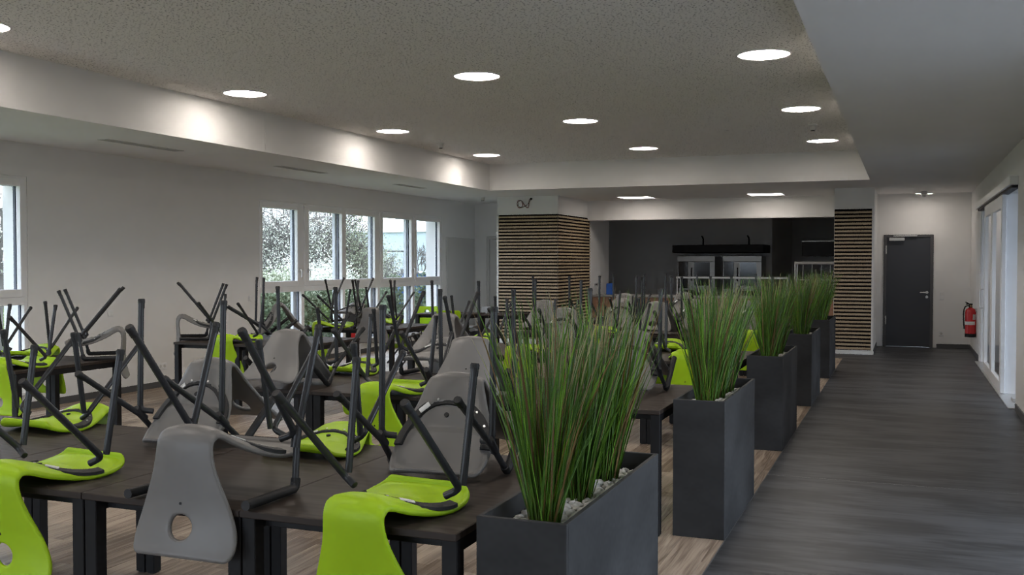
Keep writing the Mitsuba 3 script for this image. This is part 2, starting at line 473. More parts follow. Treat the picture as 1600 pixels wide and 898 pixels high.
y0, y1, ym = 13.22, 16.05, 14.72
leaf = [bevel(LX0, LX1, y0, y0 + 0.14, 0.02, 2.42), bevel(LX0, LX1, y1 - 0.16, y1, 0.02, 2.42), bevel(LX0, LX1, ym - 0.12, ym + 0.12, 0.15, 2.25),
        bevel(LX0, LX1, y0 + 0.14, y1 - 0.16, 0.02, 0.15), bevel(LX0, LX1, y0 + 0.14, y1 - 0.16, 2.25, 2.42)]
put('leaf', cat(*leaf), 'm_pvc', parent='door_1')
for a, b in ((y0 + 0.14, ym - 0.12), (ym + 0.12, y1 - 0.16)):
    put('pane', (np.array([[XR - 0.03, a, 0.14], [XR - 0.03, b, 0.14], [XR - 0.03, b, 2.26], [XR - 0.03, a, 2.26]]), np.array([[0, 1, 2, 3]])), 'm_glass', parent='door_1')
put('handle', tube(fillet([(LX0, 15.97, 0.93), (LX0 - 0.05, 15.97, 0.93), (LX0 - 0.05, 15.97, 1.20), (LX0, 15.97, 1.20)], 0.02), 0.012, 8), 'm_alu', 40, parent='door_1')
put('lock_plate', bevel(LX0 - 0.006, LX0, 15.93, 16.01, 0.80, 0.95, 0.002), 'm_alu', parent='door_1')
put('top_rail', bevel(XR - 0.09, XR, 11.95, 17.6, 2.435, 2.53), 'm_pvc', parent='door_1')
put('rail_track', box(XR - 0.06, XR + 0.02, 12.02, 17.4, 2.405, 2.435), 'm_black', parent='door_1')
put('floor_track', cat(bevel(XR - 0.075, XR + 0.12, 12.0, 17.45, 0.0, 0.012)), 'm_alu', parent='door_1')
put('jamb', bevel(XR, XR + 0.34, 13.28, 13.36, 0.012, 2.42), 'm_pvc', parent='door_1')
put('jamb', bevel(XR - 0.002, XR + 0.34, 17.37, 17.45, 0.012, 2.42), 'm_pvc', parent='door_1')
put('wall_post', bevel(XR - 0.014, XR, 17.45, 17.62, 0.0, 2.44), 'm_pvc', parent='door_1')
put('near_post', bevel(XR + 0.28, XR + 0.34, 12.0, 12.06, 0.012, 2.42), 'm_pvc', parent='door_1')
put('floor_guide', bevel(XR + 0.02, XR + 0.10, 12.5, 12.72, 0.012, 0.05), 'm_alu', parent='door_1')
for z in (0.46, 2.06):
    put('lock_hole_disc', lathe([(0, -0.004), (0.018, -0.004), (0.018, 0.004), (0, 0.004)], 12), 'm_black', parent='door_1')  # black disc standing in for the dark inside a lock hole
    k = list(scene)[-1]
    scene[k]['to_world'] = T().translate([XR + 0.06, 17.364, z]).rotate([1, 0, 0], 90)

# grey door in the far wall, and the pale one behind the column
struct('door_2', label='grey steel door with a closer in the far wall')
fx0, fx1, zt = -0.377, 0.494, 2.11
put('frame', cat(bevel(fx0, fx0 + 0.055, YF - 0.03, YF + 0.12, 0, zt), bevel(fx1 - 0.055, fx1, YF - 0.03, YF + 0.12, 0, zt), bevel(fx0 + 0.055, fx1 - 0.055, YF - 0.03, YF + 0.12, zt - 0.05, zt)), 'm_doorframe', parent='door_2')
put('leaf', bevel(fx0 + 0.05, fx1 - 0.05, YF - 0.012, YF + 0.05, 0.008, zt - 0.045), 'm_door', parent='door_2')
put('handle', tube(fillet([(0.385, YF - 0.01, 1.03), (0.385, YF - 0.065, 1.03), (0.265, YF - 0.065, 1.03)], 0.02), 0.011, 10), 'm_alu', 40, parent='door_2')
put('rosette', cat(trimesh.creation.cylinder(0.027, 0.012, sections=20, transform=trimesh.transformations.translation_matrix((0.385, YF - 0.016, 1.03)) @ trimesh.transformations.rotation_matrix(math.pi / 2, [1, 0, 0]))), 'm_alu', 40, parent='door_2')
put('cylinder_lock', cat(trimesh.creation.cylinder(0.025, 0.012, sections=20, transform=trimesh.transformations.translation_matrix((0.385, YF - 0.016, 0.945)) @ trimesh.transformations.rotation_matrix(math.pi / 2, [1, 0, 0]))), 'm_alu', 40, parent='door_2')
for z in (0.50, 1.83):
    put('hinge', bevel(fx0 + 0.035, fx0 + 0.055, YF - 0.046, YF - 0.028, z - 0.08, z + 0.08, 0.004), 'm_alu', parent='door_2')
put('closer', bevel(-0.28, -0.01, YF - 0.075, YF - 0.01, 1.995, 2.055, 0.006), 'm_alu', parent='door_2')
put('closer_arm', bevel(-0.21, 0.21, YF - 0.06, YF - 0.03, 2.075, 2.10, 0.004), 'm_alu', parent='door_2')
struct('door_3', label='pale door half hidden behind the slatted column')
put('frame', cat(bevel(-8.55, -8.49, YF - 0.03, YF + 0.12, 0, 2.16), bevel(-7.61, -7.55, YF - 0.03, YF + 0.12, 0, 2.16), bevel(-8.49, -7.61, YF - 0.03, YF + 0.12, 2.09, 2.16)), 'm_board', parent='door_3')
put('leaf', bevel(-8.49, -7.61, YF + 0.01, YF + 0.06, 0.005, 2.09), 'm_board', parent='door_3')
# ------------------------------------------------------------------ chair
VY, VZ = 0.07, 0.40
PROF = np.array([(0.115, 0.042), (0.108, 0.062), (0.07, 0.069), (0.0, 0.060), (-0.09, 0.039), (-0.175, 0.013), (-0.235, -0.012), (-0.280, -0.033), (-0.318, -0.036),
                 (-0.346, -0.012), (-0.355, 0.03), (-0.353, 0.09), (-0.348, 0.16), (-0.345, 0.23), (-0.350, 0.295), (-0.362, 0.35), (-0.378, 0.398)]) + [VY, VZ]
_t = np.concatenate([[0], np.cumsum(np.linalg.norm(np.diff(PROF, axis=0), axis=1))])
SPL, LTOT = CubicSpline(_t, PROF), _t[-1]
ARMLESS = 0.035                                                # the shell sits farther forward on the chairs without arms
# half widths along the shell, from the front edge of the seat over the narrow waist to the top of the back
SW = CubicSpline([0.0, 0.04, 0.10, 0.17, 0.25, 0.33, 0.41, 0.47, 0.53, 0.61, 0.70, 0.78, LTOT - 0.09, LTOT],
                 [0.155, 0.192, 0.208, 0.208, 0.190, 0.160, 0.134, 0.120, 0.118, 0.132, 0.166, 0.198, 0.212, 0.198])
HOLE_S = LTOT - 0.105
BPATH = CubicSpline(np.linspace(0, 1, 9), np.array([(-0.186, 0.150), (-0.170, 0.225), (-0.130, 0.290), (-0.072, 0.335), (0, 0.350), (0.072, 0.335), (0.130, 0.290), (0.170, 0.225), (0.186, 0.150)]))


def shell_outline():
    s = np.linspace(0, LTOT, 90)
    w = SW(s)
    p = np.vstack([np.stack([w, s], 1), np.stack([-w[::-1], s[::-1]], 1)])
    g = sg.Polygon(p).buffer(-0.035).buffer(0.035, quad_segs=8)
    front = sg.Point(0, 0.55).buffer(0.55, 64)
    hole = sg.Polygon([(0.046 * math.cos(a), HOLE_S + 0.044 * math.sin(a)) for a in np.linspace(0, 2 * math.pi, 40)[:-1]])
    return g.difference(hole)


OUT = shell_outline()


def ring(g, step):
    pts = []
    for poly in getattr(g, 'geoms', [g]):
        for r in [poly.exterior, *poly.interiors]:
            n = max(8, int(r.length / step))
            pts += [r.interpolate(i / n, normalized=True).coords[0] for i in range(n)]
    return np.array(pts)


def shell_mesh(step, rings):
    edge = ring(OUT, step * 0.7)
    pts = [edge]
    for o in rings:
        pts.append(ring(OUT.buffer(-o), step * 0.8))
    x, y = np.meshgrid(np.arange(-0.22, 0.22, step * 1.15), np.arange(0, LTOT, step * 1.15))
    x = x + (np.arange(len(x)) % 2)[:, None] * step * 0.55
    grid = np.stack([x.ravel(), y.ravel()], 1)
    inner = OUT.buffer(-(rings[-1] + step * 0.5))
    pts.append(np.array([p for p in grid if inner.contains(sg.Point(p))]))
    P = np.vstack(pts)
    tri = Delaunay(P).simplices
    cen = P[tri].mean(1)
    fat = OUT.buffer(0.0006)
    keep = np.array([fat.contains(sg.Point(c)) for c in cen])
    tri = tri[keep]
    e1, e2 = P[tri[:, 1]] - P[tri[:, 0]], P[tri[:, 2]] - P[tri[:, 0]]
    area = e1[:, 0] * e2[:, 1] - e1[:, 1] * e2[:, 0]
    tri = np.where((area < 0)[:, None], tri[:, ::-1], tri)[np.abs(area) > 1e-9]
    bound = OUT.boundary
    d = np.array([bound.distance(sg.Point(p)) for p in P])
    d[:len(edge)] = 0
    dout = np.array([OUT.exterior.distance(sg.Point(p)) for p in P])
    a, s = P[:, 0], P[:, 1]
    r = 0.010
    t = np.minimum(d / r, 1)
    h = 0.0095 * np.sqrt(np.maximum(1 - (1 - t) ** 2, 0))
    sm = lambda u, v, q: np.clip((q - u) / (v - u), 0, 1) ** 2 * (3 - 2 * np.clip((q - u) / (v - u), 0, 1))
    hb = h.copy()
    arch = sg.Polygon(BPATH(np.linspace(0, 1, 40))).intersection(sg.box(-0.3, 0.215, 0.3, 0.5)).buffer(-0.004)
    inside = np.array([arch.boundary.distance(sg.Point(p)) if arch.contains(sg.Point(p)) else 0.0 for p in P])
    hb -= 0.0105 * sm(0.0, 0.012, inside)
    hb += 0.010 * sm(0.0, 0.03, np.minimum(d, 0.03)) * sm(0.22, 0.30, s) * (1 - sm(0.40, 0.56, s)) - 0.0030 * np.exp(-((dout - 0.022) / 0.003) ** 2) * (1 - sm(0.40, 0.52, s)) + 0.003 * sm(0.03, 0.08, dout)
    base, n = place_on(a, s)
    topv, botv = base + n * h[:, None], base - n * hb[:, None]
    N, E0 = len(P), len(edge)
    idx = np.arange(N) + N
    idx[:E0] = np.arange(E0)                                  # both skins share the rim
    F = np.vstack([tri[:, ::-1], idx[tri]])
    m = trimesh.Trimesh(np.vstack([topv, botv]), F, process=False)
    m.remove_unreferenced_vertices()
    if m.volume < 0: m.invert()
    return m


def place_on(a, s):
    c, tg = SPL(s), SPL(s, 1)
    tg = tg / np.linalg.norm(tg, axis=-1, keepdims=True)
    nn = np.stack([tg[..., 1], -tg[..., 0]], -1)                # towards the sitter
    bul = np.interp(s, [0, 0.06, 0.2, 0.36, 0.48, 0.55, 0.68, 0.88, LTOT], [0.006, 0.014, 0.030, 0.048, 0.056, 0.048, 0.034, 0.026, 0.022])
    q = bul * (np.abs(a) / 0.2) ** 2
    base = np.stack([a, c[..., 0] + nn[..., 0] * q, c[..., 1] + nn[..., 1] * q], -1)
    n = np.stack([-2 * bul * a / 0.04, nn[..., 0], nn[..., 1]], -1)
    return base, n / np.linalg.norm(n, axis=-1, keepdims=True)




def tube_side(sx, arm):
    """(rear leg with the stub to the bracket, front leg, arm) of one side, upright."""
    xv, xf = (0.238, 0.240) if arm else (0.236, 0.246)
    xv, xf, yr = sx * xv, sx * xf, VY - (0.345 if arm else 0.310)
    rear = tube(fillet([(xf, yr, 0.008), (xv, VY - 0.012, VZ - 0.004), (sx * 0.185, VY - 0.030, VZ + 0.020)], 0.04, 6), 0.0135, 10)
    front = tube([(xf, VY + 0.14, 0.008), (xv, VY + 0.010, VZ - 0.008)], 0.0135, 10)
    out = [rear, front]
    if arm:
        post = fillet([(xv, VY + 0.004, VZ + 0.005), (xv + sx * 0.014, VY - 0.028, VZ + 0.198), (xv + sx * 0.014, VY - 0.330, VZ + 0.204)], 0.045, 7)
        pad = fillet([(xv + sx * 0.013, VY - 0.022, VZ + 0.160), (xv + sx * 0.014, VY - 0.028, VZ + 0.198), (xv + sx * 0.014, VY - 0.334, VZ + 0.204)], 0.045, 7)
        sleeve = tube([(xv, VY + 0.006, VZ - 0.03), (xv, VY - 0.008, VZ + 0.05)], 0.018, 10)
        out += [cat(tube(post, 0.013, 10), sleeve), tube(pad, 0.018, 10)]
    return out


def glide(p, d):
    m = lathe([(0, -0.016), (0.0135, -0.016), (0.0165, -0.010), (0.0165, 0.004), (0.0145, 0.004), (0.0145, 0.03), (0, 0.03)], 12)
    z = np.array(d) / np.linalg.norm(d)
    m.apply_transform(trimesh.geometry.align_vectors([0, 0, 1], z))
    return move(m, *p)


def bracket_mesh():
    """The dark wishbone plate screwed to the underside of the seat."""
    p = BPATH(np.linspace(0, 1, 33))
    tg = np.gradient(p, axis=0)
    tg /= np.linalg.norm(tg, axis=1, keepdims=True)
    side = np.stack([-tg[:, 1], tg[:, 0]], 1)
    V = []
    for off, dep in ((-0.021, 0.010), (-0.017, 0.021), (0.017, 0.021), (0.021, 0.010)):
        q = p + side * off
        b, n = place_on(q[:, 0], q[:, 1])
        V.append(b - n * dep)
    V = np.stack(V, 1)                                         # 33 x 4 x 3
    F = []
    for i in range(len(V) - 1):
        for k in range(4):
            a, b = i * 4 + k, i * 4 + (k + 1) % 4
            F += [(a, b, b + 4), (a, b + 4, a + 4)]
    F += [(0, 2, 1), (0, 3, 2)] + [(len(V) * 4 - 4, len(V) * 4 - 3, len(V) * 4 - 2), (len(V) * 4 - 4, len(V) * 4 - 2, len(V) * 4 - 1)]
    m = trimesh.Trimesh(V.reshape(-1, 3), np.array(F), process=False)
    if m.volume < 0: m.invert()
    return m


def on_shell_patch(a0, a1, s0, s1, dep, n=4, rot=0.0):
    """A thin plate following the underside of the shell."""
    u, v = np.meshgrid(np.linspace(-1, 1, n), np.linspace(-1, 1, n))
    ca, cs, ha, hs = (a0 + a1) / 2, (s0 + s1) / 2, (a1 - a0) / 2, (s1 - s0) / 2
    a = ca + u * ha * math.cos(rot) - v * hs * math.sin(rot)
    s = cs + u * ha * math.sin(rot) + v * hs * math.cos(rot)
    b, nn = place_on(a.ravel(), s.ravel())
    lo, hi = b - nn * (dep - 0.006), b - nn * dep
    N, F = n * n, []
    for i in range(n - 1):
        for j in range(n - 1):
            q = i * n + j
            F += [(q, q + 1, q + n + 1), (q, q + n + 1, q + n)]
    F = np.array(F)
    rim = [*range(n - 1), *[n - 1 + i * n for i in range(n - 1)], *range(N - 1, N - n, -1), *[(n - 1 - i) * n for i in range(n - 1)]]
    side = [t for p, q in zip(rim, rim[1:] + rim[:1]) for t in ((p, q, q + N), (p, q + N, p + N))]
    m = trimesh.Trimesh(np.vstack([lo, hi]), np.vstack([F[:, ::-1], F + N, np.array(side)]), process=False)
    trimesh.repair.fix_normals(m)
    return m


def dot_on_shell(a, s, r, dep):
    b, n = place_on(np.array([a]), np.array([s]))
    m = trimesh.creation.cylinder(r, 0.006, sections=12)
    m.apply_transform(trimesh.geometry.align_vectors([0, 0, 1], -n[0]))
    return move(m, *(b[0] - n[0] * dep))


SHELLS = {}
for lod, step, rings in (('fine', 0.011, [0.0016, 0.005, 0.010, 0.0175, 0.022, 0.0265, 0.035]), ('coarse', 0.026, [0.003, 0.010, 0.022])):
    m = shell_mesh(step, rings)
    SHELLS[lod] = (m, {c: mikit.ply(m, 'm_' + c, 40) for c in ('green', 'grey')})
BASEPTS = {}
CH = {}
for arm in (False, True):
    parts = []
    for sx in (-1, 1):
        t = tube_side(sx, arm)
        xv, xf = (sx * 0.238, sx * 0.240) if arm else (sx * 0.236, sx * 0.246)
        yr = 0.345 if arm else 0.310
        g1 = glide((xf, VY - yr, 0.012), (xv - xf, yr, VZ))
        g2 = glide((xf, VY + 0.14, 0.012), (xv - xf, -0.13, VZ))
        parts += [('leg', t[0], 'm_tube', g1), ('leg', t[1], 'm_tube', g2)]
        if arm: parts.append(('armrest', t[2], 'm_tube', ('sleeve', t[3])))
    CH[arm] = [(n, m, mikit.ply(m, mt, 50), g, mikit.ply(g[1] if isinstance(g, tuple) else g, 'm_rubber', 40)) for n, m, mt, g in parts]
BR = bracket_mesh()
BRP = mikit.ply(BR, 'm_rubber', 30)
STK = mikit.ply(on_shell_patch(-0.125, -0.075, 0.303, 0.325, 0.0245, rot=0.72), 'm_white')
SCR = [mikit.ply(dot_on_shell(a, s, 0.005, 0.022), 'm_alu') for a, s in ((-0.045, 0.350), (0.045, 0.350), (0.120, 0.306), (0.160, 0.250))]
HOLE_DISC = mikit.ply(dot_on_shell(0.0, 0.285, 0.010, 0.0135), 'm_rubber')  # dark disc in place of the shade inside the screw hole
DOT = mikit.ply(dot_on_shell(0.0, HOLE_S - 0.085, 0.005, 0.0118), 'm_rubber')  # dark dot for the shade in a tiny hole of the back
FOOT = np.array([(sx * 0.24, y, -0.005) for sx in (-1, 1) for y in (-0.27, 0.21)])


def chair(label, color, pose, x, y, yaw, arm=None, z=None, pitch=None, lod='coarse', group=None, detail=True, table=0.742):
    """pose: 'flat' (armless, seat on the table), 'arms' (hung on its armrests), 'tent' (seat front and armrests on the table), 'up' (standing on the floor).
    (x, y) is where the middle between the two joints of the legs comes; yaw: the compass direction (degrees from +x) in which the back points."""
    arm = (pose in ('arms', 'tent')) if arm is None else arm
    base = 'armchair' if arm else 'chair'
    p = pitch if pitch is not None else {'flat': -9.2, 'arms': 2.0, 'tent': 39.0, 'up': 0.0}[pose]
    R = np.eye(4)
    rx = lambda q: trimesh.transformations.rotation_matrix(math.radians(q), [1, 0, 0])
    rz = lambda q: trimesh.transformations.rotation_matrix(math.radians(q), [0, 0, 1])
    M = rz(yaw - 90) @ rx(180 + p) if pose != 'up' else rz(yaw + 90)
    sh, plys = SHELLS[lod]
    seat = SHELLS['coarse'][0].vertices
    pts = seat[seat[:, 1] > -0.24] + [0, 0 if arm else ARMLESS, 0]
    if pose in ('arms', 'tent') or arm:
        pts = np.vstack([pts] + [g[1].vertices for n, m, pl, g, gp in CH[True] if n == 'armrest'])
    if pose == 'up':
        pts = np.vstack([FOOT])
        table = 0.005
    zz = (pts @ M[:3, :3].T)[:, 2].min()
    piv = M[:3, :3] @ np.array([0, VY, VZ])
    M = trimesh.transformations.translation_matrix((x - piv[0], y - piv[1], (table - zz) if z is None else z)) @ M
    W = T(M.tolist())
    S = W if arm else T((M @ trimesh.transformations.translation_matrix((0, ARMLESS, 0))).tolist())
    key = thing(base, label, 'chair', group)
    put_at = lambda n, d: scene.__setitem__(numbered(n), {**d, 'to_world': S})
    put_at(f'{key}__shell', plys[color])
    for n, m, pl, g, gp in CH[arm]:
        k = numbered(f'{key}__{n}')
        scene[k] = {**pl, 'to_world': W}
        scene[f'{k}__' + ('arm_pad' if isinstance(g, tuple) else 'glide')] = {**gp, 'to_world': W}
    put_at(f'{key}__bracket', BRP)
    if detail:
        k = numbered(f'{key}__sticker'); scene[k] = {**STK, 'to_world': S}; labels[k] = {'label': 'small white sticker'}
        for d in SCR: put_at(f'{key}__bracket__screw', d)
        put_at(f'{key}__hole_disc', HOLE_DISC)
        put_at(f'{key}__hole_dot', DOT)
    CHAIRS.append((key, color, pose, M))
    import os
    if os.environ.get('DBG'): print(label[:60], 'vertex z', round(float((M @ [0, VY, VZ, 1])[2]), 3))
    return key


CHAIRS = []

# ------------------------------------------------------------------ tables
TH = 0.026


def table_at(label, x0, x1, y0, y1, group=None, h=0.74):
    key = thing('table', label, 'table', group)
    put('table_top', bevel(x0 + 0.001, x1 - 0.001, y0, y1, h - TH, h, 0.003), 'm_table', parent=key)
    L, zt = 0.055, h - TH
    for xa in (x0 + 0.003, x1 - 0.003 - L):
        for ya in (y0 + 0.012, y1 - 0.012 - L):
            k = put('leg', bevel(xa, xa + L, ya, ya + L, 0.006, zt, 0.003), 'm_black', parent=key)
            put('foot', box(xa + 0.008, xa + L - 0.008, ya + 0.008, ya + L - 0.008, 0, 0.006), 'm_rubber', parent=k)
        put('rail', bevel(xa + 0.004, xa + L - 0.004, y0 + 0.012 + L, y1 - 0.012 - L, zt - 0.045, zt, 0.002), 'm_black', parent=key)
    for ya in (y0 + 0.07, y1 - 0.07 - 0.03):
        put('rail', bevel(x0 + 0.003 + L, x1 - 0.003 - L, ya, ya + 0.03, zt - 0.04, zt, 0.002), 'm_black', parent=key)
    return key


ROWS = [(2.83, 4.08), (5.63, 6.88), (8.48, 9.73), (11.3, 12.55), (14.1, 15.35)]
TW = 0.785
ORD = ['first', 'second', 'third', 'fourth', 'fifth']
XE = [-1.31, -2.14, -2.85, -3.62, -4.39, -5.16]
for r, n in ((0, 5), (1, 4), (2, 4), (3, 4), (4, 4)):
    where = ['nearest', 'second', 'third', 'fourth', 'farthest'][r]
    for i in range(n):
        at = 'at the planter end' if i == 0 else f'{ORD[i]} from the planters'
        a, b = (XE[i + 1], XE[i]) if r == 0 else (-1.31 - (i + 1) * TW, -1.31 - i * TW)
        table_at(f'dark wood-top table with black legs, {at} of the {where} row', a, b, *ROWS[r], group=f'tables of the {where} row')
LR = ['right', 'left']
for i in range(2):
    table_at(f'dark table at the left edge of the photo under green and grey chairs, {LR[i]} one', -6.50 - (i + 1) * TW, -6.50 - i * TW, 5.80, 6.95, group='tables by the left wall')
for i in range(2):
    table_at(f'dark table standing left of the big window, {LR[i]} of the two', -5.73 - (i + 1) * TW, -5.73 - i * TW, 8.55, 9.80, group='tables left of the window')
table_at('dark table in front of the big window, under two green and two grey chairs', -7.45, -6.05, 11.15, 12.40)
table_at('small dark table by the window between two upright green chairs', -7.58, -6.62, 14.75, 15.50)
table_at('dark table before the slatted column beside an upright pale chair', -6.50, -5.90, 14.9, 15.7)

# ------------------------------------------------------------------ chairs where the photograph shows them
N, FAR, E, Wt = -90, 90, 0, 180
# nearest row
chair('lime green chair upside down at the bottom left corner, back hanging over the near edge', 'green', 'flat', -3.17, 3.05, -93.5, lod='fine')
chair('large grey armchair hung upside down on its armrests between two green chairs', 'grey', 'arms', -2.352, 3.142, -89, lod='fine')
chair('lime green chair upside down at the right near corner of the nearest table', 'green', 'flat', -1.63, 3.075, -94.5, lod='fine')
chair('lime green chair lying flat upside down behind the bottom left green chair', 'green', 'flat', -4.08, 3.86, 88, lod='fine')
chair('grey armchair upside down, seat front on the table, behind the large hung armchair', 'grey', 'tent', -3.12, 3.69, 89, lod='fine')
chair('lime green chair flat upside down at the middle of the nearest tables', 'green', 'flat', -2.46, 3.81, 90, lod='fine')
chair('grey armchair upside down showing its seat underside and bracket beside the first planter', 'grey', 'tent', -1.73, 3.54, 93, lod='fine')
# second row
chair('grey armchair leaning with its back towards the camera on the second table row', 'grey', 'tent', -3.95, 6.03, -90, lod='fine')
chair('lime green chair in the middle of the second row, back hanging towards the camera', 'green', 'flat', -3.09, 5.76, -92, lod='fine')
chair('tall grey armchair back rising just behind the armchair by the first planter', 'grey', 'tent', -2.57, 5.88, -76, lod='fine')
chair('lime green chair flat upside down on the far edge of the second row', 'green', 'flat', -3.95, 6.61, 90)
chair('grey armchair hung on its armrests at the far edge of the second row', 'grey', 'arms', -3.28, 6.585, 85)
chair('grey armchair upside down at the planter end of the second row', 'grey', 'tent', -1.72, 6.35, 90)
# third row
chair('lime green chair hanging over the near edge just left of the second planter', 'green', 'flat', -1.75, 8.75, -90)
chair('lime green chair flat upside down behind the grass of the first planter', 'green', 'flat', -3.30, 8.75, -90)
chair('grey armchair leaning on the left end of the third row', 'grey', 'tent', -3.91, 8.45, -90)
chair('grey armchair upside down facing the camera in the third row', 'grey', 'tent', -3.20, 9.30, 90)
chair('lime green chair flat on the far edge of the third row near the planters', 'green', 'flat', -2.15, 9.465, 90)
chair('lime green chair flat on the far edge of the third row at its left end', 'green', 'flat', -4.15, 9.465, 90)
# fourth row
chair('grey armchair leaning in front of the slatted column', 'grey', 'tent', -4.10, 11.70, -90)
chair('grey armchair leaning in the fourth row with its back to the camera', 'grey', 'tent', -2.70, 11.70, -90)
chair('lime green chair on the near edge of the fourth row in the middle', 'green', 'flat', -3.45, 11.57, -90)
chair('lime green chair on the near edge of the fourth row beside the third planter', 'green', 'flat', -1.65, 11.57, -90)
chair('grey armchair upside down at the planter end of the fourth row', 'grey', 'tent', -1.70, 12.05, 90)
chair('grey armchair upside down in the middle of the fourth row, facing the camera', 'grey', 'tent', -3.35, 12.05, 90)
chair('grey armchair upside down in the fourth row, second from the planters', 'grey', 'tent', -2.45, 12.15, 90)
# farthest row
chair('grey armchair in the farthest row leaning before the serving counter', 'grey', 'tent', -3.85, 14.5, -90)
chair('grey armchair in the farthest row with its seat to the camera', 'grey', 'tent', -3.15, 14.9, 90)
chair('lime green chair in the farthest row before the counter', 'green', 'flat', -2.45, 14.37, -90)
chair('grey armchair in the farthest row at the planter end', 'grey', 'tent', -1.80, 14.9, 90)
# by the left wall
chair('grey armchair hung on its armrests at the left, curved back hanging to the right', 'grey', 'arms', -6.80, 6.78, 40, lod='fine')
chair('lime green chair at the left edge, back with a round hole hanging towards the camera', 'green', 'flat', -6.7, 6.08, -89, lod='fine')
chair('lime green chair whose back shows below the far edge of the left table', 'green', 'flat', -7.36, 6.7, 100)
chair('grey armchair at the extreme left edge in front of the left window', 'grey', 'arms', -7.80, 6.15, 180)
# left of the big window
chair('grey armchair with its back curving down to the left against the white wall', 'grey', 'arms', -7.22, 9.07, 222, lod='fine')
chair('lime green chair with its back hanging over the near edge left of the window', 'green', 'flat', -6.64, 8.83, -89, lod='fine')
chair('grey armchair with its back arching down to the right before the window', 'grey', 'tent', -6.84, 9.43, 45, lod='fine')
# in front of the big window
chair('lime green chair at the left end of the window table, back hanging left', 'green', 'flat', -6.92, 11.24, 236)
chair('grey armchair standing upside down at the window side of the window table', 'grey', 'arms', -7.3, 12.10, 90)
chair('grey armchair with its back hanging towards the camera at the window table', 'grey', 'arms', -6.42, 11.36, -68)
chair('lime green chair lying on the window table behind the hanging grey back', 'green', 'flat', -6.74, 12.16, 80)
# standing on the floor by the far tables
chair('grey armchair standing upright by the window', 'grey', 'up', -7.15, 13.9, 235, arm=True)
chair('lime green chair standing upright by the window behind the small table', 'green', 'up', -7.88, 15.55, 96)
chair('lime green chair standing upright with its back to the camera right of the small table', 'green', 'up', -6.92, 14.94, -88)
chair('pale grey chair standing upright at the far table before the column', 'grey', 'up', -7.0, 15.9, 58)
# ------------------------------------------------------------------ lamps
def disc(r, n=40):
    a = np.arange(n) * 2 * math.pi / n
    v = np.vstack([np.stack([r * np.cos(a), r * np.sin(a), a * 0], 1), [[0, 0, 0]]])
    return v, np.array([(n, (k + 1) % n, k) for k in range(n)])       # faces down


LAMPR = 0.215
ROWN = ['farthest', 'third', 'second', 'nearest', 'hindmost']
COLN = ['left', 'middle', 'right']
for j, y in enumerate((14.96, 11.77, 8.58, 5.39, 2.2)):
    for i, x in enumerate((-6.37, -3.75, -1.12)):
        lab = f'round white ceiling lamp, {COLN[i]} one of the {ROWN[j]} row of lamps'
        k = thing('downlight', lab, 'ceiling lamp', 'round lamps of the recessed ceiling')
        put('rim', lathe([(LAMPR, 0.0), (LAMPR + 0.014, 0.0), (LAMPR + 0.012, -0.006), (LAMPR, -0.009)], 40, (x, y, ZC)), 'm_white', 40, parent=k)
        put('diffuser', (disc(LAMPR)[0] + [x, y, ZC - 0.004], disc(LAMPR)[1]), 'm_white', parent=k, emitter={'type': 'area', 'radiance': {'type': 'rgb', 'value': list(LAMP)}})
for x, side in ((-5.28, 'left'), (-2.77, 'right')):
    k = thing('panel_light', f'flat rectangular ceiling lamp before the serving hatch, {side} one', 'ceiling lamp', 'square lamps before the hatch')
    y = 18.95
    put('frame', cat(box(x - 0.02, x, y - 0.02, y + 0.64, ZS - 0.008, ZS), box(x + 0.62, x + 0.64, y - 0.02, y + 0.64, ZS - 0.008, ZS), box(x, x + 0.62, y - 0.02, y, ZS - 0.008, ZS), box(x, x + 0.62, y + 0.62, y + 0.64, ZS - 0.008, ZS)), 'm_white', parent=k)
    put('diffuser', (np.array([[x, y, ZS - 0.003], [x, y + 0.62, ZS - 0.003], [x + 0.62, y + 0.62, ZS - 0.003], [x + 0.62, y, ZS - 0.003]]), np.array([[0, 1, 2, 3]])), 'm_white', parent=k,
        emitter={'type': 'area', 'radiance': {'type': 'rgb', 'value': [0.30 * c for c in LAMP]}})
k = thing('emergency_light', 'small ceiling unit with two bright spots above the grey door', 'lamp')
ex, ey = 0.31, 19.45
put('body', cat(bevel(ex - 0.05, ex + 0.05, ey - 0.05, ey + 0.05, ZS - 0.08, ZS, 0.006), bevel(ex - 0.03, ex + 0.03, ey - 0.03, ey + 0.03, ZS - 0.11, ZS - 0.08, 0.004)), 'm_board', parent=k)
for s in (-1, 1):
    put('spot_housing', bevel(ex + s * 0.10 - 0.05, ex + s * 0.10 + 0.05, ey - 0.04, ey + 0.04, ZS - 0.045, ZS - 0.02, 0.005), 'm_white', parent=k)
    put('spot_lens', (disc(0.036, 20)[0] + [ex + s * 0.10, ey, ZS - 0.048], disc(0.036, 20)[1]), 'm_white', parent=k, emitter={'type': 'area', 'radiance': {'type': 'rgb', 'value': [6.5 * c for c in LAMP]}})

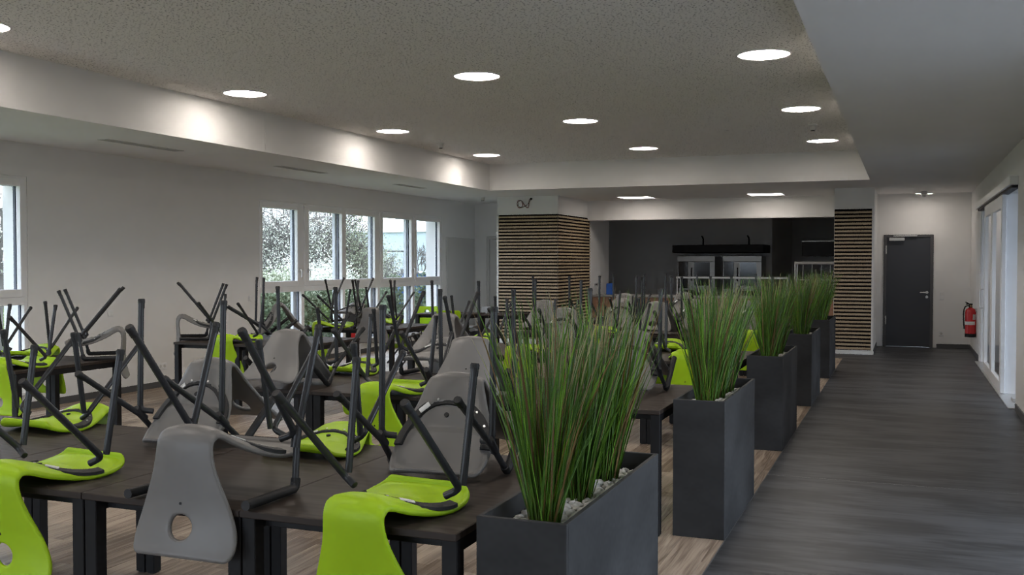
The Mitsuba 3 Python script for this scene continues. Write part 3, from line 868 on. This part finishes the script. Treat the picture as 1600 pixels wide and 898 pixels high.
# ceiling fittings
for y0, y1, w in ((8.09, 9.27, 'nearest'), (11.2, 12.33, 'middle'), (14.5, 15.5, 'farthest')):
    k = thing('ceiling_vent', f'long slotted air vent in the left soffit, {w} of three', 'air vent', 'slotted vents in the left soffit')
    x0, x1 = -7.87, -7.73
    put('frame', cat(box(x0, x0 + 0.02, y0, y1, ZS - 0.006, ZS), box(x1 - 0.02, x1, y0, y1, ZS - 0.006, ZS), box(x0 + 0.02, x1 - 0.02, y0, y0 + 0.02, ZS - 0.006, ZS), box(x0 + 0.02, x1 - 0.02, y1 - 0.02, y1, ZS - 0.006, ZS)), 'm_board', parent=k)
    put('slot_backing', box(x0 + 0.02, x1 - 0.02, y0 + 0.02, y1 - 0.02, ZS - 0.0015, ZS), 'm_felt', parent=k)
    for x in (-7.83, -7.80, -7.77):
        put('louvre', box(x - 0.006, x + 0.006, y0 + 0.02, y1 - 0.02, ZS - 0.007, ZS - 0.0016), 'm_board', parent=k)
for x, y, z, w in ((-6.35, 13.2, ZC, 'over the left row of lamps'), (-1.106, 13.18, ZC, 'between the two farthest right lamps'), (-7.75, 18.0, ZS, 'on the soffit near the slatted column')):
    k = thing('ceiling_sensor', f'small pale sensor with a dark eye {w}', 'sensor', 'sensors on the ceiling')
    put('base', lathe([(0, -0.012), (0.058, -0.012), (0.062, 0), (0, 0)], 24, (x, y, z)), 'm_white', 40, parent=k)
    put('body', lathe([(0, -0.075), (0.03, -0.075), (0.042, -0.06), (0.042, -0.012), (0, -0.012)], 24, (x, y, z)), 'm_board', 40, parent=k)
    put('eye', lathe([(0, -0.082), (0.026, -0.082), (0.028, -0.074), (0, -0.074)], 20, (x, y, z)), 'm_black', 40, parent=k)
for x, y in ((-4.83, 13.26), (-3.79, 13.37), (-2.21, 13.34)):
    k = put('sprinkler', lathe([(0, -0.006), (0.03, -0.006), (0.034, 0), (0, 0)], 16, (x, y, ZC)), 'm_board', 40)
    say(k, f'tiny grey sprinkler plate on the ceiling, {"left" if x < -4 else "middle" if x < -3 else "right"} of three between the lamps', 'sprinkler', 'sprinklers on the ceiling')

# ------------------------------------------------------------------ planters with grass and pebbles
PY = [2.85, 5.71, 8.60, 11.40, 14.25]
PX0, PX1, PLEN, PH, PT = -1.25, -0.95, 1.21, 0.80, 0.018
NTH = ['nearest', 'second', 'third', 'fourth', 'farthest']


def blade_mesh(cx, cy, z0, n, rs, r=0.05):
    g = np.random.default_rng(rs)
    seg = 5
    az = g.uniform(0, 2 * math.pi, n)
    rad = r * np.sqrt(g.uniform(0, 1, n))
    bx, by = cx + rad * np.cos(az) * 0.9, cy + rad * np.sin(az) * 1.35
    la = az + g.normal(0, 0.7, n)
    lean = np.radians(np.abs(g.normal(0, 6.5, n)) + 1.0 + 85 * rad)
    L = g.uniform(0.36, 0.80, n)
    W = g.uniform(0.0018, 0.0048, n)
    spike = g.random(n) < 0.08
    L = np.where(spike, np.maximum(L, 0.72), L)
    bend = np.radians(g.normal(9, 9, n))
    t = np.linspace(0, 1, seg + 1)
    ang = lean[:, None] + bend[:, None] * t[None] ** 1.5
    dl = L[:, None] / seg
    hor = np.concatenate([np.zeros((n, 1)), np.cumsum(np.sin(ang[:, :-1]) * dl, 1)], 1)
    ver = np.concatenate([np.zeros((n, 1)), np.cumsum(np.cos(ang[:, :-1]) * dl, 1)], 1)
    p = np.stack([bx[:, None] + hor * np.cos(la)[:, None], by[:, None] + hor * np.sin(la)[:, None], z0 + ver], -1)
    p[..., 0] = np.clip(p[..., 0], -1.60, -0.80)
    wa = g.uniform(0, math.pi, n)
    wd = np.stack([np.cos(wa), np.sin(wa), 0 * wa], -1)
    wt = np.interp(t, [0, 0.3, 0.8, 1], [0.8, 1.0, 0.7, 0.10])[None] * W[:, None]
    wt = np.where(spike[:, None], np.interp(t, [0, 0.78, 0.84, 1], [0.6, 0.5, 1.2, 0.3])[None] * W[:, None], wt)
    V = np.stack([p - wd[:, None] * wt[..., None], p + wd[:, None] * wt[..., None]], 2)   # n, seg+1, 2, 3
    kind = g.random(n)
    base = np.where((kind < 0.60)[:, None], [0.055, 0.125, 0.016], np.where((kind < 0.84)[:, None], [0.130, 0.280, 0.026], [0.160, 0.100, 0.035])) * g.uniform(0.55, 1.35, (n, 1))
    col = np.repeat(base[:, None], seg + 1, 1)
    tip = np.array([0.27, 0.25, 0.12]) * g.uniform(0.7, 1.2, (n, 1))
    col = np.where((spike[:, None] & (t > 0.79)[None])[..., None], tip[:, None], col)
    col = np.repeat(col[:, :, None], 2, 2)
    i = (np.arange(n)[:, None] * (seg + 1) + np.arange(seg)[None]).ravel() * 2
    F = np.vstack([np.stack([i, i + 1, i + 3], 1), np.stack([i, i + 3, i + 2], 1)])
    return (V.reshape(-1, 3), F), np.clip(col.reshape(-1, 3), 0, 1)


peb = []
for q in range(5):
    m = trimesh.creation.icosphere(1, 0.5)
    m.vertices *= np.array([1, 0.8, 0.62]) * (0.8 + 0.5 * meshkit.noise(m.vertices * 2.5 + 9 * q)[:, None])
    peb.append((m, mikit.ply(m, 'm_pebble', True)))
for i, y in enumerate(PY):
    k = thing('planter', f'tall grey rectangular planter box on the plank edge, {NTH[i]} of five', 'planter', 'grey planters along the walkway')
    walls = [bevel(PX0, PX1, y, y + PT, 0.0, PH, 0.002), bevel(PX0, PX1, y + PLEN - PT, y + PLEN, 0.0, PH, 0.002), bevel(PX0, PX0 + PT, y + PT, y + PLEN - PT, 0.0, PH, 0.002), bevel(PX1 - PT, PX1, y + PT, y + PLEN - PT, 0.0, PH, 0.002)]
    put('body', cat(*walls), 'm_planter', parent=k)
    put('soil', box(PX0 + PT, PX1 - PT, y + PT, y + PLEN - PT, 0.55, 0.715), 'm_soil', parent=k)
    g = np.random.default_rng(50 + i)
    spots = [(x + g.uniform(-0.008, 0.008), yy + g.uniform(-0.008, 0.008)) for x in np.arange(PX0 + PT + 0.022, PX1 - PT - 0.016, 0.0345) for yy in np.arange(y + PT + 0.022, y + PLEN - PT - 0.016, 0.0345)]
    left = []
    for x, yy in spots:
        s = g.uniform(0.030, 0.042)
        mm, pl = peb[g.integers(5)]
        Mx = trimesh.transformations.translation_matrix((x, yy, 0.728 + g.uniform(-0.002, 0.006))) @ trimesh.transformations.euler_matrix(g.uniform(-0.3, 0.3), g.uniform(-0.3, 0.3), g.uniform(0, 6.28)) @ np.diag([s, s, s, 1])
        if i == 0 and x > -1.19:
            kk = numbered('pebble')
            scene[kk] = {**pl, 'to_world': T(Mx.tolist())}
            say(kk, 'white pebble lying in the nearest planter between the grass and its rim', 'pebble', 'white pebbles of the nearest planter')
        else:
            c = mm.copy(); c.apply_transform(Mx); left.append(c)
    kk = put('pebble_layer', cat(*left), 'm_pebble', True)
    say(kk, f'layer of white pebbles in the {NTH[i]} planter', 'pebbles', kind='stuff')
    for c, off in enumerate((0.24, 0.61, 0.97)):
        msh, col = blade_mesh(-1.105, y + off, 0.72, 300 if i < 2 else 280, 900 + 10 * i + c)
        kk = put('ornamental_grass', msh, 'm_blade', False, color=col)
        say(kk, f'tall clump of green grass in the {NTH[i]} planter, {["front", "middle", "rear"][c]} clump', 'grass', f'grass clumps of the {NTH[i]} planter')

# ------------------------------------------------------------------ things on the walls
def plate_y(x, z, w, h, y=YF, d=0.011):
    return bevel(x - w / 2, x + w / 2, y - d, y, z - h / 2, z + h / 2, 0.003)


def cyl_y(x, y, z, r, d, n=20):
    m = trimesh.creation.cylinder(r, d, sections=n)
    m.apply_transform(trimesh.transformations.rotation_matrix(math.pi / 2, [1, 0, 0]))
    return move(m, x, y, z)


k = thing('light_switch', 'pair of white switches, one above the other, right of the grey door', 'switch')
put('plate', plate_y(0.645, 0.97, 0.082, 0.155), 'm_pvc', parent=k)
for z in (1.008, 0.932):
    put('rocker', plate_y(0.645, z, 0.058, 0.058, YF - 0.011, 0.006), 'm_white', parent=k)
k = thing('wall_socket', 'white wall socket low beside the grey door', 'socket')
put('plate', plate_y(0.642, 0.265, 0.082, 0.082), 'm_pvc', parent=k)
put('insert', cyl_y(0.642, YF - 0.012, 0.265, 0.021, 0.004), 'm_board', parent=k)


def plate_x(y, z, w, h, d=0.011, x=XL):
    return bevel(x, x + d, y - w / 2, y + w / 2, z - h / 2, z + h / 2, 0.003)


def cyl_x(x, y, z, r, d, n=20):
    m = trimesh.creation.cylinder(r, d, sections=n)
    m.apply_transform(trimesh.transformations.rotation_matrix(math.pi / 2, [0, 1, 0]))
    return move(m, x, y, z)


k = thing('wall_socket', 'white double socket low on the left wall', 'socket')
put('plate', plate_x(10.14, 0.265, 0.153, 0.082), 'm_pvc', parent=k)
for y in (10.103, 10.177): put('insert', cyl_x(XL + 0.012, y, 0.265, 0.021, 0.004), 'm_board', parent=k)
for y, z, w in ((9.26, 0.985, 'far from the windows on the left wall'), (11.98, 1.07, 'beside the left edge of the big window')):
    k = thing('light_switch', f'single white switch {w}', 'switch')
    put('plate', plate_x(y, z, 0.082, 0.082), 'm_pvc', parent=k)
    put('rocker', plate_x(y, z, 0.058, 0.058, 0.006, XL + 0.011), 'm_white', parent=k)
k = thing('wall_panel', 'tall pale grey panel on the left wall right of the big window', 'panel')
put('board', bevel(XL, XL + 0.022, 18.64, 20.04, 0.09, 2.105, 0.003), 'm_board', parent=k)
put('edge_strip', bevel(XL, XL + 0.028, 18.60, 18.64, 0.09, 2.115, 0.003), 'm_alu', parent=k)

k = thing('cable_coil', 'loose coil of thin cables hanging from the top of the slatted column', 'cable')
put('grommet', cyl_y(-6.80, 18.19, 2.83, 0.022, 0.02), 'm_black', parent=k)
def spline(pts, n=40):
    pts = np.array(pts, float)
    return CubicSpline(np.arange(len(pts)), pts)(np.linspace(0, len(pts) - 1, n))
Y = 18.18
put('cable', tube(spline([(-6.80, 18.19, 2.83), (-6.84, Y, 2.79), (-6.84, Y - 0.01, 2.70), (-6.87, Y - 0.02, 2.655), (-6.94, Y - 0.02, 2.73), (-7.00, Y - 0.02, 2.80), (-7.07, Y - 0.015, 2.79), (-7.08, Y - 0.015, 2.70), (-7.02, Y - 0.02, 2.655), (-6.97, Y - 0.02, 2.70), (-6.99, Y - 0.02, 2.77)], 60), 0.006, 6), 'm_wire', True, parent=k)
put('cable', tube(spline([(-6.80, 18.19, 2.82), (-6.85, Y - 0.02, 2.74), (-6.93, Y - 0.03, 2.68), (-7.03, Y - 0.03, 2.68), (-7.06, Y - 0.03, 2.75), (-7.01, Y - 0.03, 2.80), (-6.95, Y - 0.03, 2.74)], 50), 0.005, 6), 'm_black', True, parent=k)

k = thing('fire_extinguisher', 'red fire extinguisher hanging on the wall beside the sliding door', 'fire extinguisher')
fx, fy = 1.035, 18.35
put('cylinder', lathe([(0, 0.38), (0.080, 0.38), (0.085, 0.39), (0.085, 0.75), (0.072, 0.80), (0.035, 0.825), (0.03, 0.835), (0, 0.835)], 28, (fx, fy, 0)), 'm_red', 40, parent=k)
put('base_ring', lathe([(0, 0.335), (0.085, 0.335), (0.088, 0.345), (0.088, 0.395), (0.078, 0.395), (0, 0.395)], 28, (fx, fy, 0)), 'm_black', 40, parent=k)
put('valve', cat(move(lathe([(0, 0), (0.026, 0), (0.026, 0.05), (0.018, 0.06), (0, 0.06)], 16), fx, fy, 0.83), bevel(fx - 0.075, fx + 0.03, fy - 0.014, fy + 0.014, 0.882, 0.90, 0.003), tube([(fx + 0.02, fy, 0.868), (fx - 0.08, fy, 0.925)], 0.009, 8)), 'm_black', 40, parent=k)
put('gauge', cyl_y(fx, fy - 0.03, 0.86, 0.017, 0.012), 'm_brass', 40, parent=k)
put('hose', tube(spline([(fx - 0.02, fy, 0.86), (fx - 0.085, fy - 0.01, 0.84), (fx - 0.108, fy - 0.02, 0.74), (fx - 0.105, fy - 0.02, 0.58), (fx - 0.095, fy - 0.02, 0.47)], 24), 0.011, 8), 'm_black', True, parent=k)
def band(r, z0, z1, a0, a1, n=14):
    a = np.linspace(a0, a1, n)
    p = np.stack([fx + r * np.cos(a), fy + r * np.sin(a), a * 0], 1)
    V = np.vstack([p + [0, 0, z0], p + [0, 0, z1]])
    return V, np.array([(i, i + 1, n + i + 1, n + i) for i in range(n - 1)])
put('paper_label', band(0.0858, 0.545, 0.60, math.radians(190), math.radians(320)), 'm_white', True, parent=k)
put('paper_label', band(0.0858, 0.63, 0.72, math.radians(290), math.radians(335)), 'm_board', True, parent=k)
put('wall_bracket', bevel(fx + 0.06, XR, fy - 0.02, fy + 0.02, 0.76, 0.82, 0.003), 'm_steel', parent=k)

# ------------------------------------------------------------------ kitchen behind the hatch
k = thing('serving_counter', 'long counter with brown wood front and pale worktop in the serving hatch', 'counter')
cx0, cx1 = -6.22, -1.16
put('carcass', box(cx0 + 0.02, cx1 - 0.02, 20.34, 21.0, 0.08, 0.86), 'm_board', parent=k)
put('plinth', box(cx0 + 0.02, cx1 - 0.02, 20.38, 20.95, 0.0, 0.08), 'm_black', parent=k)
xs = np.linspace(cx0 + 0.02, cx1 - 0.02, 7)
for a, b in zip(xs, xs[1:]): put('front_panel', bevel(a + 0.002, b - 0.002, 20.32, 20.34, 0.10, 0.855, 0.002), 'm_counter', parent=k)
put('worktop', bevel(cx0, cx1, 20.28, 21.03, 0.86, 0.90, 0.003), 'm_worktop', parent=k)
k = thing('counter_shelf', 'steel shelf frame standing on the serving counter before the ovens', 'shelf')
sx0, sx1 = -4.42, -2.16
put('shelf_board', bevel(sx0, sx1, 20.42, 20.80, 1.255, 1.295, 0.003), 'm_steel', parent=k)
for x in (sx0 + 0.02, -3.28, sx1 - 0.02):
    for y in (20.46, 20.76):
        put('post', bevel(x - 0.014, x + 0.014, y - 0.014, y + 0.014, 0.90, 1.255, 0.002), 'm_steel', parent=k)
for n, ox in (('left', -5.22), ('right', -4.11)):
    k = thing('combi_oven', f'steel combi oven with dark glass door in the kitchen, {n} of two', 'oven', 'ovens in the kitchen')
    w, yf, z0, z1 = 0.925, 24.25, 0.90, 1.745
    put('housing', bevel(ox, ox + w, yf + 0.03, yf + 0.80, z0, z1 - 0.01, 0.008), 'm_steel', parent=k)
    put('top_fascia', bevel(ox, ox + w, yf, yf + 0.06, z1 - 0.135, z1, 0.006), 'm_steel', parent=k)
    put('control_panel', bevel(ox + 0.03, ox + 0.255, yf + 0.005, yf + 0.03, z0 + 0.05, z1 - 0.14, 0.003), 'm_darkglass', parent=k)
    put('door', bevel(ox + 0.265, ox + w, yf - 0.01, yf + 0.03, z0 + 0.03, z1 - 0.14, 0.006), 'm_steel', parent=k)
    put('door_glass', bevel(ox + 0.42, ox + w - 0.12, yf - 0.013, yf - 0.009, z0 + 0.12, z1 - 0.155, 0.001), 'm_darkglass', parent=k)
    put('handle', tube(fillet([(ox + 0.36, yf - 0.01, z0 + 0.25), (ox + 0.36, yf - 0.06, z0 + 0.25), (ox + 0.36, yf - 0.06, z0 + 0.55), (ox + 0.36, yf - 0.01, z0 + 0.55)], 0.02), 0.012, 8), 'm_black', 40, parent=k)
    for q in range(9): put('vent_cap', lathe([(0, 0), (0.022, 0), (0.016, 0.022), (0, 0.026)], 8, (ox + 0.12 + q * 0.085, yf + 0.05, z1)), 'm_steel', 40, parent=k)
    for a in (ox + 0.04, ox + w - 0.09):
        for b in (yf + 0.06, yf + 0.72): put('stand_leg', box(a, a + 0.05, b, b + 0.05, 0, z0), 'm_steel', parent=k)
k = thing('extractor_hood', 'dark hood hanging above the two ovens', 'hood')
put('canopy', bevel(-5.28, -3.10, 23.95, 25.2, 1.82, 2.01, 0.01), 'm_black', parent=k)
for x in (-4.63, -3.52): put('pipe', tube(fillet([(x, 24.5, 2.01), (x, 24.5, 2.18), (x - 0.04, 24.5, 2.24)], 0.03), 0.02, 8), 'm_black', 40, parent=k)
k = thing('pass_shelf', 'pale steel shelf with a glass front at the right end of the serving hatch', 'shelf')
px0, px1 = -2.06, -1.20
put('top', bevel(px0, px1, 20.55, 21.0, 1.555, 1.605, 0.004), 'm_worktop', parent=k)
put('mid_board', bevel(px0 + 0.03, px1 - 0.03, 20.58, 20.98, 1.23, 1.25, 0.002), 'm_steel', parent=k)
for x in (px0 + 0.015, px1 - 0.015):
    for y in (20.57, 20.98): put('post', bevel(x - 0.014, x + 0.014, y - 0.014, y + 0.014, 0.90, 1.555, 0.002), 'm_steel', parent=k)
for x in np.linspace(px0 + 0.17, px1 - 0.17, 4): put('rod', tube([(x, 20.57, 1.25), (x, 20.57, 1.555)], 0.005, 6), 'm_steel', parent=k)
k = thing('wall_cabinet', 'dark cabinet high up at the right end of the kitchen', 'cabinet')
put('body', bevel(-2.05, -1.02, 22.0, 22.5, 1.72, 2.05, 0.006), 'm_black', parent=k)
put('edge', bevel(-2.05, -1.02, 21.98, 22.0, 2.03, 2.05, 0.002), 'm_steel', parent=k)
k = thing('canister', 'blue canister standing at the left end of the serving counter', 'canister')
put('body', bevel(-5.95, -5.82, 20.5, 20.62, 0.90, 1.14, 0.012), 'm_blue', parent=k)
put('cap', lathe([(0, 0), (0.022, 0), (0.022, 0.03), (0, 0.03)], 14, (-5.885, 20.56, 1.14)), 'm_black', 40, parent=k)
k = thing('wall_socket', 'row of three sockets on the kitchen side wall left of the counter', 'socket')
put('plate', bevel(-6.25, -6.239, 20.60, 20.84, 1.07, 1.15, 0.003), 'm_pvc', parent=k)
for y in (20.64, 20.72, 20.80): put('insert', cyl_x(-6.238, y, 1.11, 0.022, 0.004), 'm_black', parent=k)

# ------------------------------------------------------------------ outside the windows
struct('ground', box(-260, XL - 0.4, -60, 330, -0.45, -0.30), 'm_lawn', 'lawn outside the windows')
struct('yard', box(XR + 0.45, 40, -40, 60, -0.3, -0.02), 'm_paving', 'grey paving outside the sliding door')


def out(px, w, z):
    """The point at depth w in the direction of column px of the photograph, at height z."""
    p = CAM + (FWD + RGT * (px - 800) / 1550) * w
    return np.array([p[0], p[1], z])


def grow(tree, p, d, L, r, depth, g, tips, spread=0.55, up=0.12):
    n = 3
    pts, q, dd = [p], p.copy(), d.copy()
    for _ in range(n):
        dd = dd + g.normal(0, 0.10, 3) + [0, 0, up * 0.3]
        dd /= np.linalg.norm(dd)
        q = q + dd * L / n
        pts.append(q.copy())
    tree.append((np.array(pts), np.maximum(np.linspace(r, r * 0.62, n + 1), 0.008)))
    if depth <= 2: tips.extend(pts[1:])
    if depth == 0: return
    for _ in range(3 if depth > 1 else 4):
        ax = dd + g.normal(0, spread, 3) + [0, 0, up]
        st = pts[g.integers(1, n + 1)]
        grow(tree, st, ax / np.linalg.norm(ax), L * g.uniform(0.62, 0.82), r * 0.56, depth - 1, g, tips, spread, up)


def tree(name, at, h, seed, depth, label, cat_, leaf=None, per=0, size=0.05, cloud=0.25, trunk=0.16, spread=0.55, stems=1, group=None):
    g = np.random.default_rng(seed)
    br, tips = [], []
    for s in range(stems):
        d = np.array([0, 0, 1.0]) + (g.normal(0, 0.35, 3) * [1, 1, 0] if stems > 1 else 0)
        grow(br, at + (g.normal(0, 0.3, 3) * [1, 1, 0] if stems > 1 else 0), d / np.linalg.norm(d), h * 0.30, trunk, depth, g, tips, spread)
    k = thing(name, label, cat_, group)
    V, F, o = [], [], 0
    for p, r in br:
        t = tube(p, r, 4, False)
        V.append(t.vertices); F.append(t.faces + o); o += len(t.vertices)
    put('branches', (np.vstack(V), np.vstack(F)), 'm_bark', False, parent=k)
    if leaf:
        tips = np.array(tips)
        c = np.repeat(tips, per, 0) + g.normal(0, cloud, (len(tips) * per, 3))
        c = c[c[:, 2] > at[2]]
        a, b = g.normal(0, 1, (2, len(c), 3))
        a *= (size * g.uniform(0.5, 1.2, len(c)) / np.linalg.norm(a, axis=1))[:, None]
        b *= (size * g.uniform(0.5, 1.2, len(c)) / np.linalg.norm(b, axis=1))[:, None]
        V = np.stack([c - a, c + b, c + a, c - b], 1).reshape(-1, 3)
        i = np.arange(len(c)) * 4
        kk = put('blossom' if leaf == 'm_blossom' else 'foliage', (V, np.stack([i, i + 1, i + 2, i + 3], 1)), leaf, False, parent=k)
        labels[kk] = {'kind': 'stuff'}


G0 = -0.3
tree('blossom_tree', out(428, 30, G0), 5.2, 11, 5, 'tall bare tree with sparse white blossom in the leftmost window pane', 'tree', 'm_blossom', 2, 0.026, 0.22, 0.07, 0.6, 7)
tree('blossom_tree', out(505, 33, G0), 5.0, 12, 5, 'dense dark-branched tree behind the second window pane', 'tree', 'm_leaf', 2, 0.032, 0.25, 0.09, 0.55, 8)
tree('blossom_tree', out(548, 38, G0), 3.9, 16, 5, 'bare tree whose crown thins out in the middle window pane', 'tree', 'm_leaf', 2, 0.032, 0.25, 0.08, 0.55, 5)
tree('flowering_shrub', out(425, 25, G0), 2.3, 13, 4, 'pale green leafy shrub low in the leftmost window pane', 'shrub', 'm_leaf', 22, 0.035, 0.22, 0.04, 0.7, 3)
tree('flowering_shrub', out(540, 27, G0), 2.4, 14, 4, 'shrub covered in white blossom below the second and middle panes', 'shrub', 'm_blossom', 20, 0.026, 0.2, 0.04, 0.7, 3)
tree('flowering_shrub', out(470, 27, G0), 2.5, 17, 4, 'white blossoming shrub between the first two window panes', 'shrub', 'm_blossom', 14, 0.028, 0.2, 0.04, 0.7, 3)
tree('bare_shrub', out(612, 36, G0), 2.6, 15, 5, 'bare twiggy shrub in the fourth window pane', 'shrub', 'm_blossom', 1, 0.025, 0.2, 0.03, 0.6, 3)
tree('bare_tree', out(655, 45, G0), 3.2, 18, 5, 'slender bare tree in the rightmost window pane', 'tree', None, trunk=0.08, spread=0.45)
tree('blossom_tree', out(-10, 21, G0), 6.5, 19, 5, 'bare blossoming tree behind the window at the left edge', 'tree', 'm_blossom', 3, 0.03, 0.22)
for i, (px, w, h) in enumerate(((395, 19.5, 1.4), (450, 20.5, 1.45), (505, 21.5, 1.5), (560, 23, 1.5), (615, 25, 1.6), (668, 28, 1.7))):
    g = np.random.default_rng(70 + i)
    c = out(px, w, G0)
    n = 9000
    u = g.normal(0, 1, (n, 3)); u /= np.linalg.norm(u, axis=1, keepdims=True)
    p = c + u * g.uniform(0.55, 1.0, (n, 1)) * [0.85, 0.85, h]
    p = p[p[:, 2] > G0 + 0.02]
    a, b = g.normal(0, 1, (2, len(p), 3)) * 0.022
    V = np.stack([p - a, p + b, p + a, p - b], 1).reshape(-1, 3)
    j = np.arange(len(p)) * 4
    kk = thing('hedge_bush', f'green bush outside the lower window panes, number {["one", "two", "three", "four", "five", "six"][i]} from the left', 'bush', 'bushes under the window')
    labels[put('foliage', (V, np.stack([j, j + 1, j + 2, j + 3], 1)), 'm_hedge', False, parent=kk)] = {'kind': 'stuff'}
    put('stem', tube([c, c + [0, 0, h * 0.7]], [0.03, 0.015], 6), 'm_bark', parent=kk)

k = thing('warehouse', 'large pale flat-roofed building far behind the trees', 'building')
A, B = out(525, 140, G0), out(760, 128, G0)
u = (B - A) / np.linalg.norm(B - A); nrm = np.array([-u[1], u[0], 0])
def slab(o, length, depth, z0, z1, t0=0.0):
    q = [o + u * t0, o + u * (t0 + length), o + u * (t0 + length) + nrm * depth, o + u * t0 + nrm * depth]
    return trimesh.convex.convex_hull(np.array([[p[0], p[1], z] for p in q for z in (z0, z1)]))
LW = np.linalg.norm(B - A)
put('walls', slab(A, LW, 30, G0, 5.6), 'm_warehouse', parent=k)
put('parapet', slab(A - nrm * 0.3, LW, 30.6, 5.6, 5.85), 'm_facade', parent=k)
k = thing('steel_gantry', 'thin grey steel frame before the pale building', 'frame')
a, b = out(592, 60, G0), out(632, 60, G0)
put('beam', tube([[a[0], a[1], 2.24], [b[0], b[1], 2.24]], 0.05, 6), 'm_doorframe', parent=k)
for q in (a, b): put('post', tube([[q[0], q[1], G0], [q[0], q[1], 2.24]], 0.06, 6), 'm_doorframe', parent=k)
k = thing('container', 'blue container seen through the rightmost window pane', 'container')
c = out(656, 42, 0)
put('body', box(c[0] - 0.9, c[0] + 0.9, c[1] - 0.6, c[1] + 0.6, G0 + 0.1, 1.12), 'm_blue', parent=k)
for t in np.linspace(-0.8, 0.8, 7): put('rib', box(c[0] + t - 0.03, c[0] + t + 0.03, c[1] - 0.65, c[1] - 0.6, G0 + 0.1, 1.1), 'm_blue', parent=k)
put('lid_rim', box(c[0] - 0.95, c[0] + 0.95, c[1] - 0.66, c[1] + 0.65, 1.12, 1.20), 'm_facade', parent=k)
for t in (-0.7, 0.7): put('skid', box(c[0] + t - 0.1, c[0] + t + 0.1, c[1] - 0.5, c[1] + 0.5, G0, G0 + 0.1), 'm_black', parent=k)
k = thing('arrow_sign', 'red sign with a white arrow low outside the big window', 'sign')
c = out(562, 16.2, 0.42)
rot = lambda m: (m.apply_transform(trimesh.transformations.translation_matrix(c) @ trimesh.transformations.rotation_matrix(YAW + 0.25, [0, 0, 1])), m)[1]
put('board', rot(bevel(-0.16, 0.16, 0, 0.012, -0.07, 0.07, 0.003)), 'm_red', parent=k)
put('arrow', rot(cat(box(-0.03, 0.07, -0.004, 0, -0.014, 0.014), trimesh.convex.convex_hull(np.array([(x, y, z) for y in (-0.004, 0) for x, z in ((-0.08, 0), (-0.02, 0.04), (-0.02, -0.04))])))), 'm_white', parent=k)
put('post', rot(cat(box(-0.012, 0.012, 0.012, 0.036, G0 - 0.42, 0.07))), 'm_alu', parent=k)
